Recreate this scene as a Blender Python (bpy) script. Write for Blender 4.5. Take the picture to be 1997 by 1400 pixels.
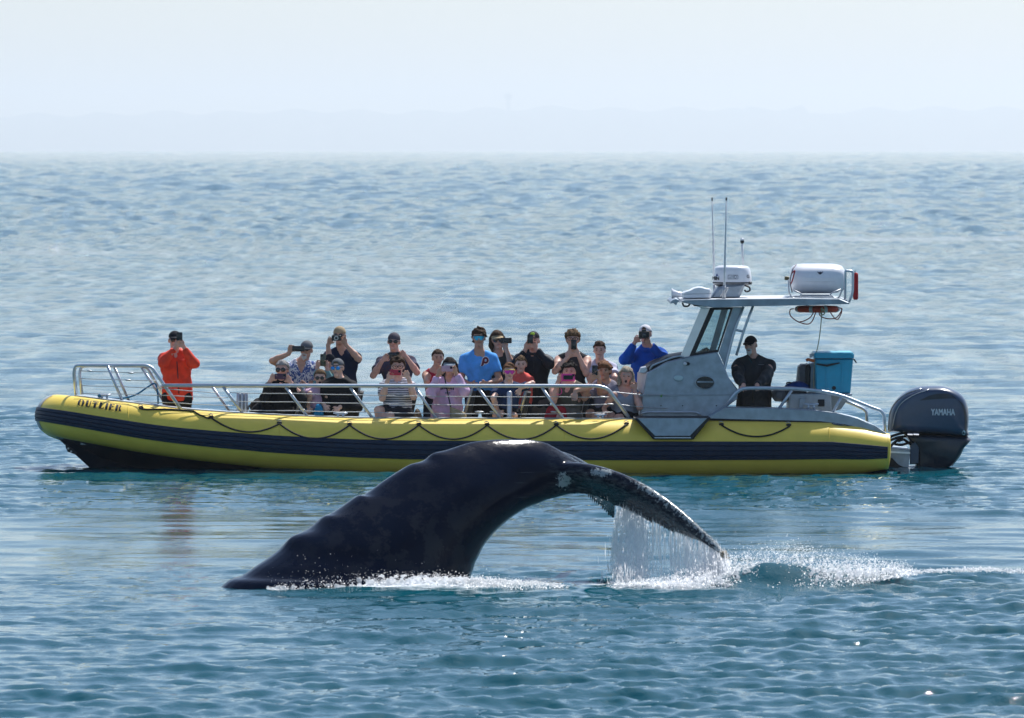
import bpy, math, random
import numpy as np
from mathutils import Vector, Matrix
from mathutils.bvhtree import BVHTree

for _o in list(bpy.data.objects):
    bpy.data.objects.remove(_o)
SC = bpy.context.scene
COL = SC.collection
R = math.radians
random.seed(7)
RNG = np.random.default_rng(11)

# ------------------------------------------------------------------ camera
W0, H0 = 1997.0, 1400.0
FPX = 12000.0            # focal length in photograph pixels (a 216 mm lens)
HY = 292.0               # row of the mathematical horizon
CAMZ = 4.18              # camera height above the sea
cam_d = bpy.data.cameras.new('camera')
cam = bpy.data.objects.new('camera', cam_d)
COL.objects.link(cam)
cam.location = (0, 0, CAMZ)
cam.rotation_euler = (R(90), 0, 0)
cam_d.sensor_width = 36.0
cam_d.lens = 36.0 * FPX / W0
cam_d.shift_y = -(H0 / 2 - HY) / W0
cam_d.clip_start = 0.5
cam_d.clip_end = 60000
cam_d.dof.use_dof = True
cam_d.dof.focus_distance = 74.0
cam_d.dof.aperture_fstop = 7.5
SC.camera = cam

# ------------------------------------------------------------------ sky and sun
SUN_EL, SUN_AZ = R(55), R(27)          # behind the boat, a little to the right
wd = bpy.data.worlds.new('World')
SC.world = wd
wd.use_nodes = True
nt = wd.node_tree
nt.nodes.clear()
wo = nt.nodes.new('ShaderNodeOutputWorld')
bg = nt.nodes.new('ShaderNodeBackground')
sky = nt.nodes.new('ShaderNodeTexSky')
sky.sky_type = 'NISHITA'
sky.sun_disc = False
sky.sun_elevation = SUN_EL
sky.sun_rotation = SUN_AZ
sky.altitude = 0
sky.air_density = 1.0
sky.dust_density = 0.9
sky.ozone_density = 3.8
bg.inputs['Strength'].default_value = 0.11
nt.links.new(sky.outputs[0], bg.inputs['Color'])
nt.links.new(bg.outputs[0], wo.inputs['Surface'])
sun_l = bpy.data.lights.new('sun', 'SUN')
sun_l.energy = 5.0
sun_l.angle = R(0.55)
sun_l.color = (1.0, 0.97, 0.93)
sun = bpy.data.objects.new('sun', sun_l)
COL.objects.link(sun)
SUND = Vector((math.sin(SUN_AZ) * math.cos(SUN_EL), math.cos(SUN_AZ) * math.cos(SUN_EL), math.sin(SUN_EL)))
sun.rotation_euler = SUND.to_track_quat('Z', 'Y').to_euler()
sun.location = (30, 60, 60)

SC.view_settings.view_transform = 'Standard'
SC.view_settings.look = 'None'
SC.view_settings.exposure = 0.24
SC.view_settings.gamma = 1.0
SC.view_settings.use_curve_mapping = False
SC.render.engine = 'CYCLES'
SC.cycles.volume_bounces = 2
SC.cycles.max_bounces = 10
SC.cycles.transparent_max_bounces = 16
SC.cycles.use_denoising = True
SC.cycles.sample_clamp_indirect = 6.0

# ------------------------------------------------------------------ helpers
def P(px, py, Y):
    """the point at distance Y that shows at pixel (px, py) of the photograph"""
    return Vector(((px - 998.5) * Y / FPX, Y, CAMZ - (py - HY) * Y / FPX))

def tag(o, label=None, cat=None, group=None, kind=None):
    if label: o['label'] = label
    if cat: o['category'] = cat
    if group: o['group'] = group
    if kind: o['kind'] = kind
    return o

def empty(name, loc=(0, 0, 0), label=None, cat=None, group=None, parent=None):
    o = bpy.data.objects.new(name, None)
    COL.objects.link(o)
    o.empty_display_size = 0.2
    o.location = loc
    if parent: adopt(o, parent)
    return tag(o, label, cat, group)

def adopt(o, parent):
    """parent o and keep it where it stands in the world"""
    o.parent = parent
    o.matrix_parent_inverse = world_m(parent).inverted()

def world_m(o):
    m = Matrix.LocRotScale(o.location, o.rotation_euler, o.scale)
    if o.parent:
        m = world_m(o.parent) @ o.matrix_parent_inverse @ m
    return m

class MB:
    """collects shapes that become one mesh"""
    def __init__(s):
        s.v, s.f = [], []
    def add(s, v, f):
        n = len(s.v)
        s.v += [tuple(p) for p in v]
        s.f += [tuple(i + n for i in q) for q in f]
        return s
    def box(s, c, size, rot=None):
        x, y, z = [d / 2 for d in size]
        vs = [Vector((a * x, b * y, d * z)) for a in (-1, 1) for b in (-1, 1) for d in (-1, 1)]
        if rot: vs = [rot @ p for p in vs]
        vs = [p + Vector(c) for p in vs]
        return s.add(vs, [(0, 1, 3, 2), (4, 6, 7, 5), (0, 4, 5, 1), (2, 3, 7, 6), (0, 2, 6, 4), (1, 5, 7, 3)])
    def tube(s, path, r, n=8, caps=True):
        path = [Vector(p) for p in path]
        m = len(path)
        rs = r if hasattr(r, '__len__') else [r] * m
        ref = None
        rings = []
        for i in range(m):
            t = (path[min(i + 1, m - 1)] - path[max(i - 1, 0)]).normalized()
            if ref is None:
                ref = t.orthogonal().normalized()
            ref = (ref - t * ref.dot(t))
            if ref.length < 1e-6: ref = t.orthogonal()
            ref.normalize()
            b = t.cross(ref)
            rings.append([path[i] + (ref * math.cos(2 * math.pi * k / n) + b * math.sin(2 * math.pi * k / n)) * rs[i] for k in range(n)])
        vs = [p for g in rings for p in g]
        fs = []
        for i in range(m - 1):
            for k in range(n):
                a, c = i * n + k, i * n + (k + 1) % n
                fs.append((a, c, c + n, a + n))
        if caps:
            fs.append(tuple(range(n - 1, -1, -1)))
            fs.append(tuple(range((m - 1) * n, m * n)))
        return s.add(vs, fs)
    def loft(s, rings, caps=True, closed=True):
        n = len(rings[0])
        vs = [p for g in rings for p in g]
        fs = []
        kk = n if closed else n - 1
        for i in range(len(rings) - 1):
            for k in range(kk):
                a, c = i * n + k, i * n + (k + 1) % n
                fs.append((a, c, c + n, a + n))
        if caps and closed:
            fs.append(tuple(range(n - 1, -1, -1)))
            fs.append(tuple(range((len(rings) - 1) * n, len(rings) * n)))
        return s.add(vs, fs)
    def ell(s, c, rad, rot=None, nu=10, nv=7):
        rings = []
        c = Vector(c)
        for j in range(1, nv):
            a = math.pi * j / nv
            g = []
            for k in range(nu):
                b = 2 * math.pi * k / nu
                p = Vector((rad[0] * math.sin(a) * math.cos(b), rad[1] * math.sin(a) * math.sin(b), -rad[2] * math.cos(a)))
                if rot: p = rot @ p
                g.append(p + c)
            rings.append(g)
        n0 = len(s.v)
        s.loft(rings, caps=False)
        lo, hi = Vector((0, 0, -rad[2])), Vector((0, 0, rad[2]))
        if rot: lo, hi = rot @ lo, rot @ hi
        i0 = len(s.v)
        s.v += [tuple(lo + c), tuple(hi + c)]
        for k in range(nu):
            s.f.append((n0 + (k + 1) % nu, n0 + k, i0))
            m = n0 + (nv - 2) * nu
            s.f.append((m + k, m + (k + 1) % nu, i0 + 1))
        return s
    def prism(s, pts0, pts1):
        """solid between two outlines that have the same number of points"""
        n = len(pts0)
        return s.add(list(pts0) + list(pts1), [tuple(range(n)), tuple(range(2 * n - 1, n - 1, -1))] +
                     [((k + 1) % n, k, k + n, (k + 1) % n + n) for k in range(n)])
    def pxprism(s, poly, Y0, Y1, bev=0.0):
        """outline drawn in the plane of distance Y0 (real metres), pushed back to Y1"""
        A = [P(x, y, Y0) for x, y in poly]
        if bev:
            c = sum(A, Vector()) / len(A)
            def ins(p, d):
                q = p - c
                return p - q.normalized() * d
            rings = [[ins(p, bev) for p in A], [p + Vector((0, bev, 0)) for p in A],
                     [p + Vector((0, Y1 - Y0 - bev, 0)) for p in A], [ins(p, bev) + Vector((0, Y1 - Y0, 0)) for p in A]]
            return s.loft(rings)
        return s.prism(A, [p + Vector((0, Y1 - Y0, 0)) for p in A])
    def pillow(s, poly, Yc, hw, ins, n=7, p=2.0, flat=1.0):
        """puffed solid: outline at mid depth, drawn in towards both faces"""
        A = [P(x, y, Yc) for x, y in poly]
        c = sum(A, Vector()) / len(A)
        rings = []
        for k in range(n):
            a = -math.pi / 2 + math.pi * k / (n - 1)
            u = abs(math.sin(a)) ** flat * (1 if a > 0 else -1)
            sc_ = 1 - ins * (1 - max(0, 1 - abs(u) ** p) ** (1 / p))
            rings.append([c + (q - c) * sc_ + Vector((0, u * hw, 0)) for q in A])
        return s.loft(rings)
    def build(s, name, mat, parent=None, smooth=40, uv=None):
        me = bpy.data.meshes.new(name)
        me.from_pydata(s.v, [], s.f)
        return link(me, name, mat, parent, smooth)

def link(me, name, mat, parent=None, smooth=40):
    me.validate()
    me.update()
    mats = mat if isinstance(mat, (list, tuple)) else [mat]
    for m in mats: me.materials.append(m)
    if smooth:
        me.polygons.foreach_set('use_smooth', [True] * len(me.polygons))
        if smooth < 180:
            me.set_sharp_from_angle(angle=R(smooth))
    o = bpy.data.objects.new(name, me)
    COL.objects.link(o)
    if parent: adopt(o, parent)
    return o

def recalc(o):
    """make the faces of a closed mesh point outwards"""
    import bmesh
    bm = bmesh.new()
    bm.from_mesh(o.data)
    bmesh.ops.recalc_face_normals(bm, faces=bm.faces)
    bm.to_mesh(o.data)
    bm.free()
    return o

def fillet(pts, c, n=6):
    """polyline with its corners rounded"""
    pts = [Vector(p) for p in pts]
    out = [pts[0]]
    for i in range(1, len(pts) - 1):
        a, b, d = pts[i - 1], pts[i], pts[i + 1]
        l = min(c, (a - b).length * .45, (d - b).length * .45)
        p0, p1 = b + (a - b).normalized() * l, b + (d - b).normalized() * l
        for k in range(n + 1):
            t = k / n
            out.append(p0 * (1 - t) ** 2 + b * 2 * t * (1 - t) + p1 * t * t)
    out.append(pts[-1])
    return out

def spline(pts, n=8):
    """Catmull-Rom through points of any dimension"""
    A = np.array(pts, float)
    A = np.vstack([2 * A[0] - A[1], A, 2 * A[-1] - A[-2]])
    out = []
    for i in range(1, len(A) - 2):
        for k in range(n):
            t = k / n
            out.append(.5 * (2 * A[i] + (A[i + 1] - A[i - 1]) * t + (2 * A[i - 1] - 5 * A[i] + 4 * A[i + 1] - A[i + 2]) * t * t
                             + (3 * A[i] - A[i - 1] - 3 * A[i + 1] + A[i + 2]) * t ** 3))
    out.append(A[-2])
    return np.array(out)

# ------------------------------------------------------------------ materials
def srgb(h):
    h = h.lstrip('#')
    v = [int(h[i:i + 2], 16) / 255 for i in (0, 2, 4)]
    return tuple(x / 12.92 if x <= .04045 else ((x + .055) / 1.055) ** 2.4 for x in v)

_mats = {}
def mat(name, col, rough=.6, metal=0.0, spec=.5, var=.12, vscale=14.0, bump=0.0, bscale=60.0, coat=0.0, sheen=0.0, emis=None, col2=None, trans=0.0):
    if name in _mats: return _mats[name]
    if isinstance(col, str): col = srgb(col)
    if isinstance(col2, str): col2 = srgb(col2)
    m = bpy.data.materials.new(name)
    m.use_nodes = True
    n, l = m.node_tree.nodes, m.node_tree.links
    b = n['Principled BSDF']
    b.inputs['Roughness'].default_value = rough
    b.inputs['Metallic'].default_value = metal
    b.inputs['Specular IOR Level'].default_value = spec
    b.inputs['Coat Weight'].default_value = coat
    b.inputs['Coat Roughness'].default_value = .08
    if sheen: b.inputs['Sheen Weight'].default_value = sheen
    tc = n.new('ShaderNodeTexCoord')
    nz = n.new('ShaderNodeTexNoise')
    nz.inputs['Scale'].default_value = vscale
    nz.inputs['Detail'].default_value = 5
    l.new(tc.outputs['Object'], nz.inputs['Vector'])
    mx = n.new('ShaderNodeMix')
    mx.data_type = 'RGBA'
    c1 = [max(0, c * (1 - var)) for c in col] + [1]
    c2 = [min(1, c * (1 + var)) for c in col] + [1]
    if col2 is not None: c1, c2 = list(col) + [1], list(col2) + [1]
    mx.inputs[6].default_value = c1
    mx.inputs[7].default_value = c2
    rm = n.new('ShaderNodeMapRange')
    rm.inputs['From Min'].default_value = .35
    rm.inputs['From Max'].default_value = .65
    l.new(nz.outputs['Fac'], rm.inputs['Value'])
    l.new(rm.outputs[0], mx.inputs[0])
    l.new(mx.outputs[2], b.inputs['Base Color'])
    if bump:
        nb = n.new('ShaderNodeTexNoise')
        nb.inputs['Scale'].default_value = bscale
        nb.inputs['Detail'].default_value = 4
        l.new(tc.outputs['Object'], nb.inputs['Vector'])
        bp = n.new('ShaderNodeBump')
        bp.inputs['Strength'].default_value = bump
        bp.inputs['Distance'].default_value = .02
        l.new(nb.outputs['Fac'], bp.inputs['Height'])
        l.new(bp.outputs[0], b.inputs['Normal'])
    if trans:
        tr = n.new('ShaderNodeBsdfTranslucent')
        l.new(mx.outputs[2], tr.inputs['Color'])
        ms = n.new('ShaderNodeMixShader')
        ms.inputs[0].default_value = trans
        l.new(b.outputs[0], ms.inputs[1])
        l.new(tr.outputs[0], ms.inputs[2])
        l.new(ms.outputs[0], n['Material Output'].inputs['Surface'])
    _mats[name] = m
    return m
# ------------------------------------------------------------------ sea
def smooth01(a, b, x):
    t = np.clip((x - a) / (b - a), 0, 1)
    return t * t * (3 - 2 * t)

def vnoise(x, y, seed):
    """cheap smooth noise in about -1..1"""
    r = np.random.default_rng(seed)
    o = np.zeros_like(x)
    for i in range(7):
        a = r.uniform(0, 6.283)
        k = r.uniform(.6, 1.7)
        o += np.sin(k * (x * math.cos(a) + y * math.sin(a)) + r.uniform(0, 6.283))
    return o / 3.2

def make_sea():
    rows = [-60, -20, 5, 20, 30, 36.0]
    while rows[-1] < 31500:
        y = rows[-1]
        g = .00135 if y < 100 else (.003 if y < 300 else (.0056 if y < 9000 else .03))
        rows.append(y * (1 + g))
    rows[-1] = 31500.0
    Yr = np.array(rows)
    NC = 410
    u0 = np.linspace(-1.06, 1.06, NC)
    st = (u0[1] - u0[0]) * 1.09 ** np.arange(1, 37)
    UE = 1.06 + st.sum()
    u = np.concatenate([-(1.06 + np.cumsum(st))[::-1], u0, 1.06 + np.cumsum(st)])
    ND = len(u)
    ext = 10
    hw = .0832 * np.maximum(Yr, 36.0)
    xe = UE * hw
    fac = (5400.0 / xe)[:, None] ** (np.arange(1, ext + 1)[None, :] / ext)
    side = xe[:, None] * fac
    X = np.concatenate([-side[:, ::-1], u[None, :] * hw[:, None], side], 1)
    Y = np.repeat(Yr[:, None], X.shape[1], 1)
    dens = np.zeros(X.shape[1]); dens[ext:-ext] = 1 - smooth01(UE - .6, UE - .15, np.abs(u))
    dens = dens[None, :] * (Yr > 35)[:, None]
    dy = np.gradient(Yr)
    gu = np.concatenate([np.full(ext, .5), np.gradient(u), np.full(ext, .5)])
    sp = np.maximum((dy * .55)[:, None], hw[:, None] * gu[None, :])        # what the mesh can carry
    # patches of calm water
    wob = vnoise(X * 1.1, Y * .5, 3) * 1.3
    wob2 = vnoise(X * .5, Y * .05, 4)
    calm = smooth01(60.6, 62.0, Y + wob * .5) * (1 - smooth01(69.6, 71.4, Y + wob * .7 + .05 * X))
    far1 = smooth01(278, 284, Y + wob2) * (1 - smooth01(292, 300, Y + wob2)) * smooth01(5, 14, X + wob2 * 2)
    far2 = smooth01(243, 247, Y) * (1 - smooth01(251, 257, Y)) * (1 - smooth01(-14, -9, X + wob2 * 2)) * .6
    calm_far = np.clip(far1 * .95 + far2, 0, 1)
    calm = np.clip(calm * .93, 0, 1)
    gust = 1 + .28 * vnoise(X * .35, Y * .09, 9) + .12 * vnoise(X * 1.1, Y * .3, 10)
    N = 96
    lam = np.exp(np.linspace(math.log(.13), math.log(7.0), N)) * RNG.uniform(.94, 1.06, N)
    Z = np.zeros(X.shape, np.float32)
    DX = np.zeros(X.shape, np.float32)
    DY = np.zeros(X.shape, np.float32)
    far = np.clip(Y / 90.0, 1, None)
    mss = .112
    for i in range(N):
        L = lam[i]
        k = 2 * math.pi / L
        s = math.sqrt(2 * mss / N)
        if L > .42: s *= (.42 / L) ** 1.0
        if L < .16: s *= .75
        th = R(261) + RNG.normal(0, R(25 if L > .28 else 38))
        kx, ky = k * math.cos(th), k * math.sin(th)
        w = smooth01(1.8, 3.4, L / sp) * dens
        if L < 2.2: w = w * (1 - calm * (.97 if L < .3 else (.82 if L < .6 else .18))) * np.clip(gust, .35, 1.6) * (1 + calm * 0)
        w = w * (1 - .92 * calm_far)
        r0 = np.where(w.max(1) > 0)[0]
        if not len(r0): continue
        a, b = r0[0], r0[-1] + 1
        ph = (kx * X[a:b] + ky * Y[a:b] + RNG.uniform(0, 6.283)).astype(np.float64) % 6.283185307
        ph = ph.astype(np.float32)
        ww = w[a:b].astype(np.float32)
        am = np.float32(s / k)
        sn, cs = np.sin(ph), np.cos(ph)
        Z[a:b] += am * ww * cs
        q = np.float32(.25)
        DX[a:b] -= q * am * ww * np.float32(math.cos(th)) * sn
        DY[a:b] -= q * am * ww * np.float32(math.sin(th)) * sn
    # waves of a rougher scale far out, where the mesh is too coarse for ripples
    for i in range(46):
        L = math.exp(RNG.uniform(math.log(1.6), math.log(150)))
        k = 2 * math.pi / L
        th = R(255) + RNG.normal(0, R(35))
        w = smooth01(1.6, 3.0, L / sp) * dens * smooth01(92, 150, Y) * (1 - .68 * smooth01(350, 2500, Y)) * np.exp(-((np.log(L) - np.log(np.clip(2.7 * sp, .9, 160))) / .8) ** 2)
        Z += (.078 / k * w * (1 - .9 * calm_far) * np.cos((2.2 * k * math.cos(th) * X + k * math.sin(th) * Y + RNG.uniform(0, 6.28)) % 6.283185307)).astype(np.float32)
    # the whale's wake: a hump of water on the right, a low swell below the fluke
    def wx(px): return (px - 998.5) * 58.6 / FPX
    def hump(px, sx, yc, sy, h):
        return h * np.exp(-((X - wx(px)) / sx) ** 2 - ((Y - yc) / sy) ** 2)
    wk = hump(1505, .40, 58.75, .34, .165) + hump(1680, .55, 58.85, .36, .11) + hump(1840, .9, 58.95, .5, .03)
    wk += hump(1430, .3, 58.5, .3, .05) + hump(1160, .6, 58.15, .25, .05) + hump(760, 1.0, 58.2, .35, .04)
    Z += (wk * (1 + .10 * vnoise(X * 4, Y * 3, 21) + .07 * vnoise(X * 14, Y * 11, 22))).astype(np.float32)
    foam = np.clip(hump(1330, .55, 58.6, .22, 1.1) + hump(1180, .3, 58.6, .12, .6) + hump(800, 1.1, 58.45, .16, .9), 0, 1)
    V = np.stack([X + DX, Y + DY, Z], -1).reshape(-1, 3)
    nr, nc = X.shape
    idx = np.arange(nr * nc).reshape(nr, nc)
    F = np.stack([idx[:-1, :-1], idx[:-1, 1:], idx[1:, 1:], idx[1:, :-1]], -1).reshape(-1, 4)
    me = bpy.data.meshes.new('sea')
    me.vertices.add(len(V)); me.vertices.foreach_set('co', V.astype(np.float32).ravel())
    me.loops.add(F.size); me.loops.foreach_set('vertex_index', F.astype(np.int32).ravel())
    me.polygons.add(len(F))
    me.polygons.foreach_set('loop_start', np.arange(0, F.size, 4, dtype=np.int32))
    me.polygons.foreach_set('loop_total', np.full(len(F), 4, np.int32))
    me.update()
    me.polygons.foreach_set('use_smooth', np.ones(len(F), bool))
    for nm, a in (('calm', np.maximum(calm, calm_far)), ('foam', foam), ('fine', np.maximum(1 + 6.5 * smooth01(84, 330, Y), np.maximum(1 + 5 * smooth01(.07, .5, sp), 1 + 5 * (1 - dens))))):
        at = me.attributes.new(nm, 'FLOAT', 'POINT')
        at.data.foreach_set('value', a.astype(np.float32).ravel())
    m = bpy.data.materials.new('sea_water'); m.use_nodes = True
    n, l = m.node_tree.nodes, m.node_tree.links
    b = n['Principled BSDF']
    b.inputs['Base Color'].default_value = (.001, .070, .097, 1)
    b.inputs['IOR'].default_value = 1.333
    b.inputs['Roughness'].default_value = .028
    geo = n.new('ShaderNodeNewGeometry')
    ca = n.new('ShaderNodeAttribute'); ca.attribute_name = 'calm'
    fo = n.new('ShaderNodeAttribute'); fo.attribute_name = 'foam'
    hs = None
    for sc_, st in ((4.5, 1.0), (19.0, .55)):
        nz = n.new('ShaderNodeTexNoise')
        nz.inputs['Scale'].default_value = sc_
        nz.inputs['Detail'].default_value = 4
        nz.inputs['Roughness'].default_value = .62
        l.new(geo.outputs['Position'], nz.inputs['Vector'])
        mu = n.new('ShaderNodeMath'); mu.operation = 'MULTIPLY'; mu.inputs[1].default_value = st
        l.new(nz.outputs['Fac'], mu.inputs[0])
        if hs is None: hs = mu.outputs[0]
        else:
            ad = n.new('ShaderNodeMath'); ad.operation = 'ADD'
            l.new(hs, ad.inputs[0]); l.new(mu.outputs[0], ad.inputs[1]); hs = ad.outputs[0]
    bp = n.new('ShaderNodeBump')
    bp.inputs['Distance'].default_value = .055
    ms = n.new('ShaderNodeMapRange')
    ms.inputs['To Min'].default_value = .16
    ms.inputs['To Max'].default_value = .09
    l.new(ca.outputs['Fac'], ms.inputs['Value'])
    # cat's-paws: patches of finer and coarser ripple
    mpp = n.new('ShaderNodeMapping'); mpp.inputs['Scale'].default_value = (1.5, .11, 1)
    l.new(geo.outputs['Position'], mpp.inputs['Vector'])
    cp = n.new('ShaderNodeTexNoise'); cp.inputs['Scale'].default_value = 1.0; cp.inputs['Detail'].default_value = 5; cp.inputs['Roughness'].default_value = .65
    l.new(mpp.outputs[0], cp.inputs['Vector'])
    cm = n.new('ShaderNodeMapRange'); cm.inputs['From Min'].default_value = .36; cm.inputs['From Max'].default_value = .64
    cm.inputs['To Min'].default_value = .25; cm.inputs['To Max'].default_value = 2.1
    l.new(cp.outputs['Fac'], cm.inputs['Value'])
    cx = n.new('ShaderNodeMath'); cx.operation = 'MULTIPLY'
    fa = n.new('ShaderNodeAttribute'); fa.attribute_name = 'fine'
    fx = n.new('ShaderNodeMath'); fx.operation = 'MULTIPLY'
    l.new(ms.outputs[0], fx.inputs[0]); l.new(fa.outputs['Fac'], fx.inputs[1])
    l.new(fx.outputs[0], cx.inputs[0]); l.new(cm.outputs[0], cx.inputs[1])
    l.new(cx.outputs[0], bp.inputs['Strength'])
    l.new(hs, bp.inputs['Height'])
    l.new(bp.outputs[0], b.inputs['Normal'])
    # foam patches
    nf = n.new('ShaderNodeTexNoise'); nf.inputs['Scale'].default_value = 9; nf.inputs['Detail'].default_value = 7
    nf.inputs['Roughness'].default_value = .7
    l.new(geo.outputs['Position'], nf.inputs['Vector'])
    a1 = n.new('ShaderNodeMath'); a1.operation = 'MULTIPLY_ADD'; a1.inputs[1].default_value = .85; 
    l.new(fo.outputs['Fac'], a1.inputs[0]); l.new(nf.outputs['Fac'], a1.inputs[2])
    a2 = n.new('ShaderNodeMapRange'); a2.inputs['From Min'].default_value = .84; a2.inputs['From Max'].default_value = 1.3
    l.new(a1.outputs[0], a2.inputs['Value'])
    df = n.new('ShaderNodeBsdfDiffuse'); df.inputs['Color'].default_value = (.8, .84, .85, 1)
    mxs = n.new('ShaderNodeMixShader')
    l.new(a2.outputs[0], mxs.inputs[0]); l.new(b.outputs[0], mxs.inputs[1]); l.new(df.outputs[0], mxs.inputs[2])
    l.new(mxs.outputs[0], n['Material Output'].inputs['Surface'])
    me.materials.append(m)
    o = bpy.data.objects.new('sea', me)
    COL.objects.link(o)
    tag(o, 'blue grey rippled sea with a smooth slick band reaching the hazy horizon', None, None, 'structure')
    return o, X[:, :], Y, V[:, 2].reshape(nr, nc)

SEA, SEAX, SEAY, SEAZ = make_sea()

# ------------------------------------------------------------------ far shore in the haze
def shore(name, y0, y1, prof, mt, label, seed):
    """a ridge of land: front foot, crest and back, with an uneven crest"""
    xs = np.linspace(prof[0][0], prof[-1][0], 260)
    hs = np.interp(xs, [p[0] for p in prof], [p[1] for p in prof])
    hs = hs * (1 + .02 * vnoise(xs * .002, xs * 0, seed) + .012 * vnoise(xs * .02, xs * 0, seed + 1))
    rows = []
    for t, q in ((0, 0), (.04, .35), (.15, .72), (.3, .93), (.45, 1.0), (.7, .8), (1.0, 0)):
        y = y0 + (y1 - y0) * t
        rows.append([(x * (y / y0), y + 60 * math.sin(x * .01 + seed), h * q * (1 + .06 * math.sin(x * .02 + 9 * t)) - (2 if q == 0 else 0)) for x, h in zip(xs, hs)])
    mb = MB(); mb.loft(rows, caps=False, closed=False)
    o = mb.build(name, mt, None, 180)
    return tag(o, label, None, None, 'structure')

land_m = mat('far_woodland', (.045, .07, .05), .95, var=.4, vscale=.01)
sand_m = mat('far_bluff', (.34, .32, .26), .95, var=.25, vscale=.01)
D1 = 30000.0
def lx(px, D=D1): return (px - 998.5) * D / FPX
def lh(py, D=D1): return CAMZ - (py - HY) * D / FPX
shore('hills', D1, D1 + 1500, [(lx(-900), lh(238)), (lx(-300), lh(232)), (lx(0), lh(224)), (lx(180), lh(222)), (lx(350), lh(218)), (lx(480), lh(217)), (lx(650), lh(214)), (lx(800), lh(219)),
      (lx(950), lh(212)), (lx(1050), lh(208)), (lx(1250), lh(211)), (lx(1430), lh(208)), (lx(1448), lh(216)), (lx(1462), lh(208)), (lx(1565), lh(206)),
      (lx(1580), lh(222)), (lx(1640), lh(214)), (lx(1800), lh(208)), (lx(1997), lh(212)), (lx(2500), lh(225)), (lx(2900), lh(240))], land_m,
      'long low wooded coast fading into haze beyond the sea', 5)
tw = empty('water_tower', (lx(991), D1 + 700, 80), 'tiny hazy tower standing on the far coast above the horizon', 'tower')
mb = MB()
tx = lx(991) * 1.03
mb.tube([(tx, D1 + 700, 170), (tx, D1 + 700, 262)], 9, 12).build('shaft', land_m, tw)
mb = MB()
mb.tube([(tx, D1 + 700, 257), (tx, D1 + 700, 262), (tx, D1 + 700, 280), (tx, D1 + 700, 286)], [13, 20, 20, 11], 14).build('tank', land_m, tw)

# ------------------------------------------------------------------ haze: the air itself
mh = bpy.data.materials.new('haze'); mh.use_nodes = True
n = mh.node_tree.nodes; n.clear()
ho = n.new('ShaderNodeOutputMaterial')
pv = n.new('ShaderNodeVolumePrincipled')
pv.inputs['Color'].default_value = (.94, .967, .988, 1)
pv.inputs['Density'].default_value = 0.95e-4
pv.inputs['Anisotropy'].default_value = .45
mh.node_tree.links.new(pv.outputs[0], ho.inputs['Volume'])
mb = MB(); mb.box((0, 16400, 159), (11600, 33400, 320))
hz = mb.build('haze', mh, None, 0)
hz['kind'] = 'stuff'
hz['label'] = 'pale blue haze hanging in the air over the sea'
# ------------------------------------------------------------------ the boat
alu = mat('brushed_aluminium', (.36, .42, .48), .45, .6, var=.14, vscale=9, bump=.06, bscale=40)
alu_dull = mat('dull_aluminium', (.33, .38, .43), .5, .5, var=.2, vscale=5, bump=.05)
alu_tube = mat('aluminium_tube', (.55, .60, .66), .38, .65, var=.06)
yellow = mat('yellow_fabric', (.93, .67, .095), .42, var=.05, vscale=4, bump=.04, bscale=90)
navy_rub = mat('navy_rubber', (.005, .020, .052), .5, spec=.3, var=.15)
navy_hull = mat('navy_hull_paint', (.004, .013, .032), .4, spec=.3, var=.2)
black_rub = mat('black_rubber', (.01, .012, .015), .55, var=.2)
rope_m = mat('black_rope', (.008, .009, .012), .8, var=.2)
steel = mat('stainless_wire', (.5, .52, .54), .5, .7, var=.05)
white_gel = mat('white_gelcoat', (.78, .80, .84), .3, var=.03, coat=.3)
dark_seat = mat('black_seat_vinyl', (.014, .016, .02), .5, var=.25, bump=.05)
grey_seat = mat('grey_seat_vinyl', (.10, .105, .12), .55, var=.2)
Y0, YC, YF = 80.0, 81.1, 82.2        # near tube, centreline, far tube
HEEL = .05
def heel(p):
    """the boat lies a touch over, away from the camera"""
    p = Vector(p)
    if p.y > YC: p.z -= (p.y - YC) * HEEL * 2
    return p

BOAT = empty('inflatable_boat', P(900, 900, YC), 'yellow rigid inflatable tour boat with navy rub strip, crowded with people', 'boat')

TPROF = [(100, 767, 850), (150, 772, 860), (200, 779, 869), (270, 787, 882), (350, 797, 894), (430, 803, 904), (540, 810, 915), (640, 814, 922),
         (700, 815.5, 926), (800, 816.5, 930), (1000, 817, 932), (1300, 818, 932), (1500, 820, 930), (1620, 822, 927), (1680, 832, 924), (1729, 845, 915)]
def tprof(px):
    xs = [a[0] for a in TPROF]
    return np.interp(px, xs, [a[1] for a in TPROF]), np.interp(px, xs, [a[2] for a in TPROF])
def smprof(px):
    a = np.mean([tprof(px + d) for d in (-18, -9, 0, 9, 18)], 0) if px < 1600 else np.array(tprof(px))
    return a
def tube_path():
    """centreline of the buoyancy tube: stern, near side, bow, far side, stern"""
    q = []
    for px in list(np.arange(1729, 1600, -9)) + list(np.arange(1600, 650, -25)):
        q.append((px, 0.0))
    m = 34
    for i in range(m + 1):
        a = math.pi / 2 * i / m
        u, v = math.sin(a) ** (2 / 2.5), math.cos(a) ** (2 / 2.5)
        q.append((650 - 539 * u, 1.1 * (1 - v)))
    q2 = [(x, 2.2 - d) for x, d in q[::-1][1:]]
    out = []
    for x, d in q + q2:
        t, b = smprof(x)
        Y = Y0 + d
        c = heel(P(x, (t + b) / 2, Y))
        r = (b - t) / 2 * Y0 / FPX * (.995 if x > 500 else .985)
        out.append((c, r))
    return out
TP = tube_path()
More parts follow.
